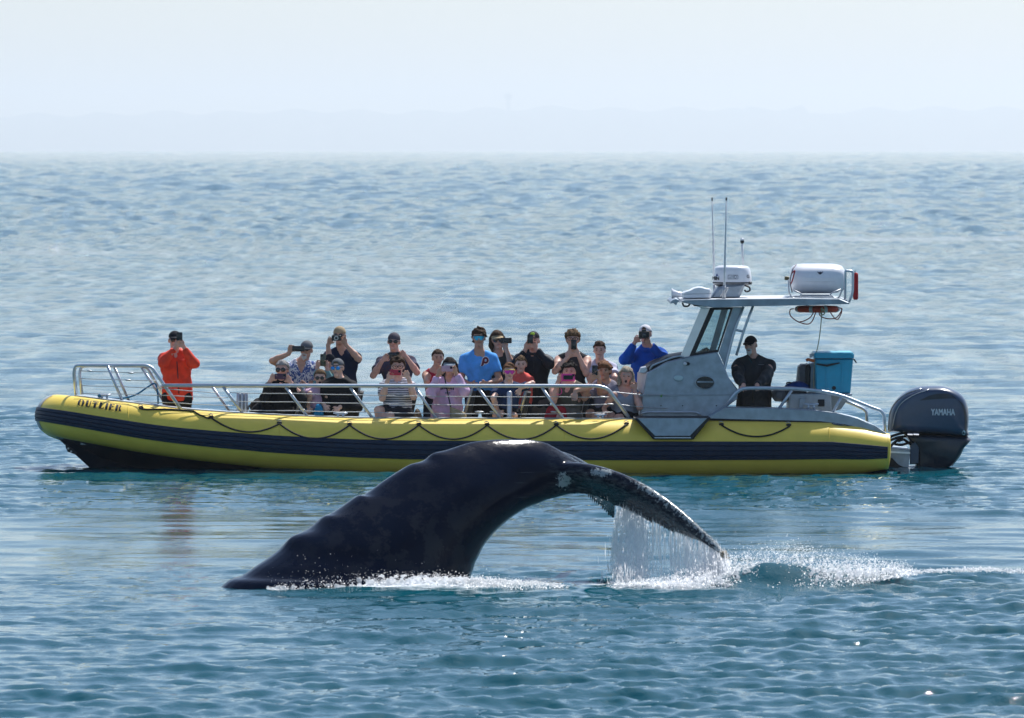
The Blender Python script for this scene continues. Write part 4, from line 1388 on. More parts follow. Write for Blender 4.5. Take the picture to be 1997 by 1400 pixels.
def foam_mass(name, blobs, h, label):
    A = np.array([b_[:3] for b_ in blobs])
    s = SDF(A.min(0) - .12, A.max(0) + .12, h)
    for x, y, z, r in blobs:
        c = np.array((x, y, z), np.float32)
        def fn(g, c=c, r=r):
            q = g - c
            return (np.linalg.norm(q, axis=-1) - r) * .9
        s.put(fn, c - r, c + r, .006)
    # froth
    sl, g = s.block(s.lo, s.lo + s.n * s.h)
    nz = np.zeros(g.shape[:-1], np.float32)
    for i in range(9):
        k = RNG.normal(0, 1, 3); k *= RNG.uniform(60, 190) / np.linalg.norm(k)
        nz += np.sin(g @ k.astype(np.float32) + RNG.uniform(0, 6.28))
    s.D[sl] += nz * .0022
    V, F = s.mesh()
    o = link(np_mesh(name, V, F), name, foam_m, None, 180)
    o['kind'] = 'stuff'; o['label'] = label
    return o
bl = []
for i in range(2100):
    px = RNG.uniform(522, 1100) if i % 5 else RNG.uniform(640, 980)
    env = np.interp(px, [522, 570, 640, 700, 790, 880, 960, 1040, 1100], [3, 13, 24, 29, 28, 24, 20, 12, 2])
    base_y = np.interp(px, [522, 600, 700, 900, 1100], [1150, 1151, 1152, 1150, 1146])
    hgt = env * RNG.uniform(0, 1) ** .8
    Y = 58.52 + RNG.uniform(-.12, .2) + hgt * .006
    if px > 905: Y += .15
    p = P(px, base_y - hgt, Y)
    bl.append((p.x, p.y, p.z, RNG.uniform(.012, .029) * (1 if hgt < env * .7 else .6)))
foam_mass('whitewater', bl, .0135, 'white churning foam along the foot of the tail stock')
bl = []
for i in range(2600):
    px = 1185 + (1760 - 1185) * RNG.beta(1.35, 1.5)
    hi_ = np.interp(px, [1185, 1230, 1300, 1380, 1430, 1470, 1560, 1600, 1660, 1760, 1850], [4, 10, 20, 46, 58, 62, 66, 58, 46, 22, 8])
    lo_ = np.interp(px, [1185, 1420, 1450, 1520, 1565, 1590, 1650, 1760], [0, 0, 26, 40, 44, 5, 12, 8])
    by_ = np.interp(px, [1185, 1300, 1450, 1600, 1660, 1760, 1850], [1146, 1152, 1149, 1146, 1140, 1122, 1116])
    if 1430 < px < 1560 and RNG.uniform() < .22: lo_, hi_ = 0, 10
    hgt = lo_ + (hi_ - lo_) * RNG.uniform(0, 1) ** 1.1
    Y = 58.45 + RNG.uniform(-.15, .25) + hgt * .008
    p = P(px, by_ - hgt, Y)
    bl.append((p.x, p.y, p.z, RNG.uniform(.008, .024) * (1 if hgt < hi_ * .6 else .5)))
for i in range(420):
    px = RNG.uniform(1740, 1997)
    p = P(px, np.interp(px, [1740, 1840, 1920, 1997], [1117, 1112, 1110, 1114]) + RNG.normal(0, 1.8), 58.75 + RNG.uniform(-.1, .1))
    bl.append((p.x, p.y, p.z, RNG.uniform(.006, .014)))
foam_mass('whitewater', bl, .0145, 'white splash and foam ridge where the fluke tip meets the water')

# falling water: streaks and drops
def drops_mesh(name, items, label, m=None):
    """flecks and films of water: long ones hang downwards, short ones lie any way"""
    A = np.array(items)
    n_ = len(A)
    ax = RNG.normal(0, 1, (n_, 3))
    long_ = A[:, 4] > 4.5 * A[:, 3]
    ax[long_] = np.array((0, 0, 1.0)) + ax[long_] * .06
    ax /= np.linalg.norm(ax, axis=1)[:, None]
    sd = np.cross(ax, RNG.normal(0, 1, (n_, 3))); sd /= np.linalg.norm(sd, axis=1)[:, None]
    C_ = A[:, :3]
    hl, hr = A[:, 4:5] / 2, A[:, 3:4] * 1.2
    V = np.stack([C_ + ax * hl, C_ + sd * hr - ax * hl * .15, C_ - ax * hl, C_ - sd * hr - ax * hl * .15], 1).reshape(-1, 3)
    F = np.arange(n_ * 4).reshape(n_, 4)
    me = np_mesh(name, V, F)
    o = link(me, name, m or drop_m, None, 0)
    o['kind'] = 'stuff'; o['label'] = label
    return o
FO = {}
def froth(n, fpx, fenv, fbase, fY, rmin, rmax):
    """small flecks thrown from a foam ridge, thick at the foot and thin at the top"""
    out = []
    for i in range(n):
        px = fpx(); e = fenv(px)
        q = RNG.uniform(0, 1)
        hgt = e * (q ** 1.3) * 1.12 + RNG.exponential(.10) * e * (q > .8)
        p = P(px, fbase(px) - hgt + RNG.normal(0, 1.2), fY(hgt) + RNG.uniform(-.16, .22))
        r_ = RNG.uniform(rmin, rmax) * (1 - .45 * min(1, hgt / max(e, 1)))
        out.append((p.x, p.y, p.z, r_, r_ * RNG.uniform(1.6, 2.6)))
    return out
items = []
te_x = [q[0] for q in TE]; te_y = [q[1] for q in TE]; te_d = [q[2] for q in TE]
def teY(px): return np.interp(px, te_x, te_d)
colc = [(1202, 5, .7), (1213, 6, 1.0), (1225, 6, .9), (1241, 8, 1.4), (1255, 7, 1.3), (1232, 20, 1.2)]
cw_ = np.array([c_[2] for c_ in colc]); cw_ /= cw_.sum()
def fallY(px, t): return teY(min(max(px, 1190), 1415)) * (1 - t) + (58.78 if px < 1300 else 58.65) * t
for i in range(7400):          # the thick fall near the notch: strings that break into drops
    c_ = colc[RNG.choice(len(colc), p=cw_)]
    t = RNG.uniform(0, 1)
    px = RNG.normal(c_[0], c_[1] * (.5 + .8 * t) * (2.2 if i % 6 == 0 else 1)) + 3.5 * math.sin(7 * t + c_[0])
    if not 1164 < px < 1284: continue
    top = np.interp(px, [1174, 1190, 1203, 1215, 1235, 1260, 1280], [1085, 1026, 996, 990, 999, 1012, 1022])
    py = top + (1150 - top) * t
    p = P(px, py, fallY(px, t) + RNG.normal(0, .08))
    lng = RNG.uniform() < .35
    items.append((p.x, p.y, p.z, RNG.uniform(.002, .0045) if lng else RNG.uniform(.002, .0055), RNG.uniform(.06, .22) * (1 - .6 * t) if lng else RNG.uniform(.006, .03)))
cols = [(1268 + 150 * RNG.beta(1.4, 1.0), RNG.uniform(.2, 1) ** 1.5) for _ in range(95)]
for cx_, dn in cols:           # threads falling from the trailing edge
    top = np.interp(cx_, te_x, te_y) - 4
    lim = RNG.uniform(.55, 1.0)
    for k in range(int(6 + 40 * dn)):
        t = RNG.uniform(0, 1) ** 1.1 * lim
        p = P(cx_ + RNG.normal(0, .4 + 1.5 * t) + 4 * t * t, top + (1150 - top) * t, fallY(cx_, t) + RNG.normal(0, .02))
        items.append((p.x, p.y, p.z, RNG.uniform(.0018, .0042), RNG.uniform(.05, .26) * (1 - .7 * t)))
for i in range(4800):          # thickening to a white sheet towards the tip and the foot
    px = 1270 + 152 * RNG.beta(3.0, 1.1)
    top = np.interp(px, te_x, te_y)
    t = RNG.uniform(0, 1) ** (.5 if px < 1390 else .9)
    p = P(px + RNG.normal(0, 3), top + (1152 - top) * t, fallY(px, t) + RNG.normal(0, .08))
    items.append((p.x, p.y, p.z, RNG.uniform(.002, .006), RNG.uniform(.008, .07)))
drops_mesh('falling_water', items, 'sheet of white water streaming down from the fluke edge')
I_ = np.interp
items = froth(9000, lambda: RNG.uniform(520, 1110), lambda x: I_(x, [520, 570, 640, 700, 790, 880, 960, 1040, 1110], [4, 14, 25, 31, 29, 26, 21, 13, 3]),
              lambda x: I_(x, [520, 600, 700, 900, 1110], [1150, 1152, 1153, 1151, 1146]), lambda h: 58.48 + h * .006, .004, .011)
items += froth(20000, lambda: 1180 + 610 * RNG.beta(1.35, 1.45), lambda x: I_(x, [1180, 1230, 1300, 1380, 1430, 1470, 1560, 1600, 1660, 1760, 1800], [5, 12, 24, 50, 60, 66, 70, 62, 48, 22, 8]),
               lambda x: I_(x, [1180, 1300, 1450, 1600, 1660, 1760, 1850], [1147, 1153, 1150, 1147, 1141, 1123, 1117]), lambda h: 58.42 + h * .008, .0042, .0105)
items = [q for q in items if not (1450 < q[0] * FPX / q[1] + 998.5 < 1563 and 1146 - 6 > HY + (CAMZ - q[2]) * FPX / q[1] > 1146 - I_(q[0] * FPX / q[1] + 998.5, [1450, 1520, 1563], [8, 36, 44]) and RNG.uniform() < .66)]
for i in range(1300):
    px = RNG.uniform(1740, 1997)
    p = P(px, I_(px, [1740, 1840, 1920, 1997], [1117, 1112, 1110, 1114]) + RNG.normal(0, 2.2), 58.7 + RNG.uniform(-.12, .12))
    r_ = RNG.uniform(.002, .006); items.append((p.x, p.y, p.z, r_, r_ * 2))
drops_mesh('froth', items, 'feathery white froth flecks thrown off the broken water')
items = []
for i in range(620):           # loose drops
    q = RNG.uniform()
    if q < .3:
        px, py, Y = RNG.uniform(520, 1080), 1150 - RNG.gamma(1.6, 8) - 14, 58.3
    elif q < .85:
        px = RNG.uniform(1180, 1720); py = np.interp(px, [1180, 1420, 1560, 1720], [1140, 1090, 1078, 1105]) - RNG.gamma(1.3, 8); Y = 58.5
    elif q < .89:
        px = RNG.choice([1162, 1171, 1180, 1183]) + RNG.normal(0, .8); py = RNG.uniform(968, 975 + (px - 1155) * .85); Y = 59.5
    else:
        px = RNG.uniform(560, 740); py = 1138 - RNG.gamma(1.5, 16); Y = 58.3
    p = P(px, py, Y + RNG.normal(0, .05))
    r_ = RNG.uniform(.0016, .0045)
    items.append((p.x, p.y, p.z, r_, r_ * 2.2))
drops_mesh('spray_drops', items, 'loose white droplets thrown up round the whale')
# ------------------------------------------------------------------ people
def U(v): v = np.array(v, float); return v / (np.linalg.norm(v) + 1e-12)
SKIN = {}
def skin(tone):
    t = {'fair': (.74, .46, .36), 'pink': (.70, .39, .30), 'tan': (.60, .34, .235), 'olive': (.55, .31, .21)}[tone]
    m = mat('skin_' + tone, t, .5, var=.08, vscale=25)
    b = m.node_tree.nodes['Principled BSDF']
    b.inputs['Subsurface Weight'].default_value = .12
    b.inputs['Subsurface Radius'].default_value = (.012, .005, .003)
    return m
def cloth(name, c, c2=None, **k):
    kw = dict(rough=.85, spec=.2, var=.14, vscale=11, bump=.12, bscale=45)
    kw.update(k)
    return mat(name, c, col2=c2, **kw)
def hairm(name, c): return mat(name, c, .8, spec=.2, var=.45, vscale=60, bump=.6, bscale=120)
dark_glass = mat('dark_lens', (.006, .007, .01), .08, spec=.7)
blue_mirror = mat('blue_mirror_lens', (.03, .28, .75), .12, .6)
cyan_mirror = mat('cyan_mirror_lens', (.05, .48, .80), .12, .6)
pink_mirror = mat('magenta_mirror_lens', (.65, .05, .45), .12, .5)
frame_m = mat('spectacle_frame', (.01, .01, .012), .4)
eye_w = mat('eye', (.05, .035, .03), .2)
lip_m = mat('lips', (.40, .15, .13), .5)
dark_mouth = mat('open_mouth', (.04, .01, .01), .6)

def cloth_mat_pattern(name, c1, c2, scale, lo=.46, hi=.52):
    """irregular printed motif"""
    if name in _mats: return _mats[name]
    m = mat(name, c1, .85, spec=.2, var=.05, bump=.1, bscale=45)
    n, l = m.node_tree.nodes, m.node_tree.links
    tc = n.new('ShaderNodeTexCoord'); v = n.new('ShaderNodeTexNoise'); v.inputs['Scale'].default_value = scale; v.inputs['Detail'].default_value = 3
    v.inputs['Distortion'].default_value = 1.5
    l.new(tc.outputs['Object'], v.inputs['Vector'])
    r = n.new('ShaderNodeMapRange'); r.inputs['From Min'].default_value = lo; r.inputs['From Max'].default_value = hi
    l.new(v.outputs['Fac'], r.inputs['Value'])
    x = n.new('ShaderNodeMix'); x.data_type = 'RGBA'; x.inputs[6].default_value = c1 + (1,); x.inputs[7].default_value = c2 + (1,)
    l.new(r.outputs[0], x.inputs[0]); l.new(x.outputs[2], n['Principled BSDF'].inputs['Base Color'])
    return m
def cloth_mat_stripes(name, c1, c2, per):
    if name in _mats: return _mats[name]
    m = mat(name, c1, .85, spec=.2, var=.05, bump=.1, bscale=45)
    n, l = m.node_tree.nodes, m.node_tree.links
    tc = n.new('ShaderNodeTexCoord'); w = n.new('ShaderNodeTexWave'); w.bands_direction = 'Z'
    w.inputs['Scale'].default_value = .314 / per * 1.0; w.inputs['Distortion'].default_value = 1.2; w.inputs['Detail Scale'].default_value = 1.5
    l.new(tc.outputs['Object'], w.inputs['Vector'])
    r = n.new('ShaderNodeMapRange'); r.inputs['From Min'].default_value = .62; r.inputs['From Max'].default_value = .72
    l.new(w.outputs['Fac'], r.inputs['Value'])
    x = n.new('ShaderNodeMix'); x.data_type = 'RGBA'; x.inputs[6].default_value = c1 + (1,); x.inputs[7].default_value = c2 + (1,)
    l.new(r.outputs[0], x.inputs[0]); l.new(x.outputs[2], n['Principled BSDF'].inputs['Base Color'])
    return m

def head_frame(yaw, pitch, roll):
    """columns: right (picture right when facing the camera), facing, up"""
    r = Matrix.Rotation(R(yaw), 3, 'Z') @ Matrix.Rotation(R(-pitch), 3, 'X').inverted() @ Matrix.Rotation(R(roll), 3, 'Y')
    f = r @ Vector((0, -1, 0)); u = r @ Vector((0, 0, 1)); x = r @ Vector((1, 0, 0))
    return np.array([x, f, u]).T.astype(np.float32)

def ik(S, Wp, L1, L2, hint_px, Y):
    """elbow of a two-bone arm, as near the hinted pixel as the bones allow"""
    S, Wp = np.array(S), np.array(Wp)
    d = np.linalg.norm(Wp - S)
    if d > (L1 + L2) * .995:
        k = d / ((L1 + L2) * .995); L1 *= k; L2 *= k
    if d < abs(L1 - L2) + .03: L1 = L2 = (L1 + L2) / 2
    a = (L1 * L1 - L2 * L2 + d * d) / (2 * d)
    r = math.sqrt(max(L1 * L1 - a * a, 0))
    ax = (Wp - S) / d
    c = S + ax * a
    u = U(np.cross(ax, (0.3, .9, .3))); v = np.cross(ax, u)
    best, bs = None, 1e9
    for k in range(48):
        t = 2 * math.pi * k / 48
        e = c + r * (u * math.cos(t) + v * math.sin(t))
        px = e[0] * FPX / e[1] + 998.5; py = HY + (CAMZ - e[2]) * FPX / e[1]
        q = math.hypot(px - hint_px[0], py - hint_px[1]) / 150 + .25 * abs(e[1] - (Y - .1)) 
        if q < bs: bs, best = q, e
    return best

def make_person(d):
    Y = d['Y']; k = d.get('s', 1.0)
    W = lambda p, dy=0: np.array(P(p[0], p[1], Y + dy), float)
    C = W(d['head'], d.get('hdy', -.03))
    hs = d.get('hs', k)
    HF = head_frame(d.get('yaw', 0), d.get('pitch', 0), d.get('roll', 0))
    N = W(d['neck'])                                    # base of the neck
    hip = W(d['hip'], d.get('hipdy', 0))
    hw = d.get('hw', .19) * k * .94
    tw_ = R(d.get('twist', 0))
    sx = np.array((math.cos(tw_), math.sin(tw_), 0))
    lean = U(N - hip)
    SL = N - sx * hw - np.array((0, 0, .075 * k)) + np.array((0, 0, d.get('ldz', 0)))
    SR = N + sx * hw - np.array((0, 0, .075 * k)) + np.array((0, 0, d.get('rdz', 0)))
    arms = []
    for sd, S in (('L', SL), ('R', SR)):
        if d.get(sd) is None: arms.append(None); continue
        px, py, dy = d[sd][:3]
        Hd = W((px, py), dy)
        dirv = U(d[sd][3]) if len(d[sd]) > 3 else U((.45 if sd == 'L' else -.45, -.25, .85))
        Wr = Hd - dirv * .07 * k
        E = ik(S, Wr, .285 * k, .245 * k, d['e' + sd], Y)
        arms.append((S, E, Wr, Hd, dirv))
    legs = []
    pel = hip
    for i, sg in enumerate((-1, 1)):
        H = pel + sx * sg * .095 * k
        if d.get('sit'):
            kx, ky, kd = d['knee'][i]
            K = W((kx, ky), kd)
            L = np.linalg.norm(K - H)
            if L > .47 * k: K = H + (K - H) * .47 * k / L
            F = K + np.array((.06, 0, -.40 * k))
            F[2] = max(F[2], dz + .05)
        else:
            F = np.array((H[0] + sg * .03, H[1] + .02, dz + .06))
            if d.get('feetz'): F[2] = d['feetz'] + .06
            K = (H + F) / 2 + np.array((0, -.03, .02))
        legs.append((H, K, F))
    build = d.get('build', 1.0)
    def torso(s, inf, kk=.05):
        fl = ((-math.sin(tw_), math.cos(tw_), 0), .66 + .1 * (build - 1))
        ch = N + (hip - N) * .30
        s.cone(N - np.array((0, 0, .07 * k)) - sx * hw * .62, N - np.array((0, 0, .07 * k)) + sx * hw * .55, .055 * k + inf, .055 * k + inf, kk)
        for q in (SL, SR):
            s.cone(N + np.array((0, .012, .034 * k)), q + np.array((0, 0, .012)), .046 * k + inf, .046 * k + inf, .03)
        s.cone(ch - sx * .055 * k, ch + sx * .055 * k, .125 * k * build + inf, .125 * k * build + inf, kk, fl)
        s.cone(ch, hip + (N - hip) * .28, .15 * k * build + inf, .138 * k * build + inf, kk, fl)
        s.cone(hip + (N - hip) * .28, hip, .138 * k * build + inf, .15 * k * build + inf, kk, fl)
        if d.get('bust'):
            for sg in (-1, 1):
                b_ = ch + sx * sg * .075 * k + np.array((math.sin(tw_), -math.cos(tw_), 0)) * .085 * k - np.array((0, 0, .01))
                s.cone(b_, b_ - np.array((0, 0, .015)), .065 * k + inf, .068 * k + inf, .04)
        if d.get('belly'):
            b_ = hip + (N - hip) * .32 + np.array((math.sin(tw_), -math.cos(tw_), 0)) * .07
            s.cone(b_, b_ - np.array((0, 0, .06)), .12 * k + inf, .12 * k + inf, .06)
    allp = [C, N, hip] + [q for a in arms if a for q in a[:4]] + [q for g in legs for q in g]
    lo, hi = np.min(allp, 0) - .22, np.max(allp, 0) + .22
    root = empty('person', Vector((float(hip[0]), float(hip[1]), dz)), d['label'], 'person', 'passengers watching from the boat' if not d.get('crew') else None)
    # ---- body
    s = SDF(lo, hi, .0125)
    def headfn(g):
        p = ((g - C.astype(np.float32)) @ HF) / hs
        def ell(c, r):
            q = (p - np.array(c, np.float32)) / np.array(r, np.float32)
            n_ = np.linalg.norm(q, axis=-1)
            return (n_ - 1) * min(r)
        def cap(a, b, ra, rb):
            a, b = np.array(a, np.float32), np.array(b, np.float32)
            q = b - a; t = np.clip(((p - a) @ q) / float(q @ q), 0, 1)
            return np.linalg.norm(p - a - t[..., None] * q, axis=-1) - (ra + (rb - ra) * t)
        def sm(a, b, kk):
            h_ = np.clip(.5 + .5 * (a - b) / kk, 0, 1); return a + (b - a) * h_ - kk * h_ * (1 - h_)
        D = ell((0, -.012, .035), (.074, .095, .085))
        D = sm(D, cap((0, .018, .0), (0, .04, -.078), .064, .04), .03)
        D = sm(D, cap((-.03, .078, .030), (.03, .078, .030), .013, .013), .012)
        D = sm(D, cap((0, .088, .018), (0, .104, -.020), .008, .015), .010)
        D = sm(D, cap((-.018, .083, -.052), (.018, .083, -.052), .009, .009), .008)
        D = sm(D, cap((-.008, .078, -.088), (.008, .078, -.088), .018, .018), .015)
        for sg in (-1, 1):
            D = sm(D, cap((sg * .042, .058, -.008), (sg * .038, .062, -.02), .022, .02), .02)
            D = sm(D, ell((sg * .079, -.012, -.002), (.011, .022, .033)), .008)
        return D * hs
    s.put(headfn, C - .16, C + .16, .0)
    s.cone(C + HF @ np.array((0, -.025, -.06)) * hs, N - np.array((0, 0, .03)), .056 * k, .066 * k, .03)
    torso(s, 0)
    for a in arms:
        if not a: continue
        S, E, Wr, Hd, dv = a
        s.cone(S, S + (E - S) * .35, .056 * k * (build * .5 + .5), .054 * k * (build * .5 + .5), .04)
        s.cone(S, E, .054 * k * (build * .5 + .5), .041 * k, .03)
        s.cone(E, E + (Wr - E) * .35, .041 * k, .042 * k, .02)
        s.cone(E + (Wr - E) * .35, Wr, .042 * k, .027 * k, .02)
        # hand: palm, four unequal bent fingers, thumb
        left = a is arms[0]
        nrm = U(np.cross(dv, np.cross((0.0, 1.0, 0.0), dv) + 1e-6))
        tgt = C - Hd
        side = U(np.cross(dv, (0, 1.0, 0)))
        if (left and side[0] < 0) or (not left and side[0] > 0): side = -side     # thumb side points to the middle
        pn = U(np.cross(dv, side))
        if pn[1] > 0: pn = -pn                                                 # palm normal points at the camera side
        curl = d.get('curl', 1)
        s.cone(Wr, Hd - dv * .01 * k, .027 * k, .034 * k, .012, (pn, .55))
        s.cone(Hd - side * .018 * k, Hd + side * .018 * k, .027 * k, .027 * k, .01, (pn, .55))
        for j, ln in enumerate((.062, .072, .068, .052)):
            o_ = side * (.033 - .022 * j) * k
            r0 = Hd + o_ + dv * .022 * k
            m_ = r0 + (dv * .75 + pn * .35 * curl) * ln * .55 * k
            e_ = m_ + (dv * .25 * curl + pn * .8 * curl + dv * (1 - curl) - side * .0) * ln * .5 * k
            s.cone(r0, m_, .0095 * k, .009 * k, .004)
            s.cone(m_, e_, .009 * k, .0078 * k, .003)
        t0 = Hd + side * .025 * k - dv * .025 * k
        t1 = t0 + (side * .75 + dv * .5 + pn * .3) * .035 * k
        s.cone(t0, t1, .013 * k, .011 * k, .008)
        s.cone(t1, t1 + (side * .25 + dv * .9 + pn * .3) * .03 * k, .011 * k, .009 * k, .004)
    for H, K, F in legs:
        s.cone(H, K, .086 * k, .056 * k, .04)
        s.cone(K, K + (F - K) * .35, .056 * k, .058 * k, .02)
        s.cone(K + (F - K) * .35, F, .058 * k, .036 * k, .02)
        fd = np.array((-.16, -.05, -.03)) * k if d.get('sit') else np.array((0, -.16, -.03)) * k
        s.cone(F, F + fd, .036 * k, .03 * k, .02)
    V, F_ = s.mesh()
    link(np_mesh('body', V, F_), 'body', skin(d.get('skin', 'fair')), root, 180)
    def fold(s, amp, seed):
        r = np.random.default_rng(seed)
        sl, g = s.block(s.lo, s.lo + s.n * s.h)
        nz = np.zeros(g.shape[:-1], np.float32)
        for i in range(5):
            q = r.normal(0, 1, 3); q[2] *= .6; q *= r.uniform(22, 62) / np.linalg.norm(q)
            w = r.normal(0, 1, 3); w *= 14 / np.linalg.norm(w)
            nz += np.sin(g @ q.astype(np.float32) + 1.4 * np.sin(g @ w.astype(np.float32)) + r.uniform(0, 6.28))
        s.D[sl] += nz * amp / 2.4
    # ---- top
    top = d['top']
    if top[0]:
        kind, m_ = top[0], top[1]
        inf = {'tee': .014, 'polo': .014, 'tank': .008, 'jacket': .016, 'hoodie': .021, 'sweat': .017, 'coat': .020}[kind]
        s = SDF(lo, hi, .0135)
        torso(s, inf)
        if kind in ('jacket', 'hoodie', 'coat', 'sweat'):
            s.cone(hip + (N - hip) * .25, hip - np.array((0, 0, .02)), .15 * k * build + inf, .16 * k * build + inf * .9, .05, ((-math.sin(tw_), math.cos(tw_), 0), .68))
        for a in arms:
            if not a: continue
            S, E, Wr, Hd, dv = a
            bb = build * .5 + .5
            if kind == 'tank': continue
            if kind in ('tee', 'polo'):
                f = .62
                q = S + (E - S) * f; dn = U(E - S)
                s.cone(S, S + (E - S) * .9, .056 * k * bb + inf, .060 * k * bb + inf, .035, None, [(q, dn)])
            else:
                s.cone(S, E, .054 * k * bb + inf, .045 * k * bb + inf, .03)
                q = Wr - U(Wr - E) * .015; dn = U(Wr - E)
                s.cone(E, Wr, .045 * k * bb + inf, .032 * k + inf * .6, .03, None, [(q, dn)])
        # hem and neck opening
        sl, g = s.block(s.lo, s.lo + s.n * s.h)
        hem = hip + (hip - N) * d.get('hem', .12)
        s.D[sl] = np.maximum(s.D[sl], (g - hem.astype(np.float32)) @ (-U(N - hip)).astype(np.float32))
        fold(s, .006 if kind in ('tee', 'polo', 'tank') else .0095, int(d['head'][0]))
        nk = N + np.array((0, -.015, .012)) * k
        nr = {'tank': .095, 'tee': .066, 'polo': .062, 'jacket': .052, 'hoodie': .056, 'sweat': .062, 'coat': .05}[kind] * k
        def neckcut(g, nk=nk, nr=nr):
            q = g - nk.astype(np.float32)
            vx = q[..., 0]; vy = q[..., 1]
            vneck = d.get('vneck', 0)
            zz = q[..., 2] * (1.0 if not vneck else 1.0)
            rad = np.sqrt(vx ** 2 + (vy * .9) ** 2)
            if vneck:
                rad = np.where((q[..., 1] < .02) & (zz < 0), np.abs(vx) + np.clip(-zz, 0, 1) * (nr / vneck) + np.where(-zz > vneck, 1, 0), rad)
                low = vneck
            else: low = .03
            return np.maximum(rad - nr, np.maximum(-zz - low, -.5))
        s.D[sl] = np.maximum(s.D[sl], -neckcut(g))
        if kind in ('jacket', 'hoodie', 'coat', 'polo'):
            cr = {'polo': .012, 'jacket': .018, 'hoodie': .034, 'coat': .024}[kind]
            for q in range(12):
                t0, t1 = 2 * math.pi * q / 12, 2 * math.pi * (q + 1) / 12
                if kind != 'hoodie' and math.sin(t0 + .26) < -.75 and d.get('vneck', 0): continue
                f = lambda t: N + np.array((math.cos(t) * .068, math.sin(t) * .062, .012 + .018 * math.sin(t) + (.02 if kind == 'jacket' else 0))) * k
                s.cone(f(t0), f(t1), cr * k, cr * k, .012)
            if kind == 'hoodie':
                h0 = N + np.array((0, .10, .0)) * k
                s.cone(h0 - sx * .06 * k, h0 + sx * .06 * k, .055 * k, .055 * k, .03)
        V, F_ = s.mesh()
        nm = {'tee': 't_shirt', 'polo': 'polo_shirt', 'tank': 'tank_top', 'jacket': 'jacket', 'hoodie': 'hoodie', 'sweat': 'sweatshirt', 'coat': 'coat'}[kind]
        TO = link(np_mesh(nm, V, F_), nm, m_, root, 180)
        tb_ = BVHTree.FromPolygons([Vector(v) for v in V], [tuple(int(i) for i in f) for f in F_])
        def on_top(px, py, off=.004):
            dd = (P(px, py, Y) - CAMP).normalized()
            h = tb_.ray_cast(CAMP, dd)
            return (h[0] if h[0] is not None else P(px, py, Y - .13)) - dd * off
        if d.get('zip'):
            MB().tube([on_top(*p, .002) for p in d['zip']], .006, 5).build('zip', black_rub, TO, 180)
        if d.get('deco'): d['deco'](on_top, TO)
    # ---- trousers
    if d.get('legs'):
        kind, m_ = d['legs']
        s = SDF(lo, hi, .016)
        fl = ((-math.sin(tw_), math.cos(tw_), 0), .7)
        s.cone(hip + (N - hip) * .12, hip, .138 * k * build + .014, .152 * k * build + .014, .04, fl)
        for H, K, F in legs:
            s.cone(H, K, .094 * k + .012, .064 * k + .014, .04, None, None if kind == 'long' else [(H + (K - H) * .8, U(K - H))])
            if kind == 'long':
                s.cone(K, F, .064 * k + .014, .048 * k + .014, .03)
        fold(s, .005, int(d['head'][1]) + 3)
        V, F_ = s.mesh()
        nm = 'trousers' if kind == 'long' else 'shorts'
        link(np_mesh(nm, V, F_), nm, m_, root, 180)
    # shoes
    for H, K, F in legs:
        fd = np.array((-.17, -.05, -.035)) * k if d.get('sit') else np.array((0, -.17, -.035)) * k
        mb = MB(); mb.tube([Vector(F + np.array((0, .05, -.03))), Vector(F + np.array((0, 0, -.025))), Vector(F + fd * .6), Vector(F + fd * 1.1)], [.03, .05, .05, .032], 8)
        mb.build('shoe', black_rub, root, 180)
    # ---- face
    def hp(x, f, u): return Vector(C + HF @ (np.array((x, f, u)) * hs))
    HR = Matrix([[float(q) for q in r] for r in HF])
    if not d.get('noface'):
        if not d.get('glasses') or d.get('glasses')[0] == 'clear':
            for sg in (-1, 1):
                mb = MB(); mb.ell(hp(sg * .031, .083, .012), (.013 * hs, .008, .0065 * hs), HR).build('eye', eye_w, root, 180)
        hc = d.get('brow', (.05, .03, .02))
        for sg in (-1, 1):
            mb = MB(); mb.tube([hp(sg * .016, .092, .028), hp(sg * .033, .090, .034), hp(sg * .05, .076, .028)], [.003, .0045, .002], 5).build('eyebrow', mat('brow_%d' % int(1000 * hc[0]), hc, .8), root, 180)
        if d.get('mouth') == 'open':
            mb = MB(); mb.ell(hp(0, .088, -.055), (.018 * hs, .012, .017 * hs), HR).build('mouth', dark_mouth, root, 180)
        else:
            mb = MB(); mb.tube([hp(-.024, .086, -.052), hp(0, .0945, -.050), hp(.024, .086, -.052)], [.003, .0055, .003], 6).build('lips', lip_m, root, 180)
    g = d.get('glasses')
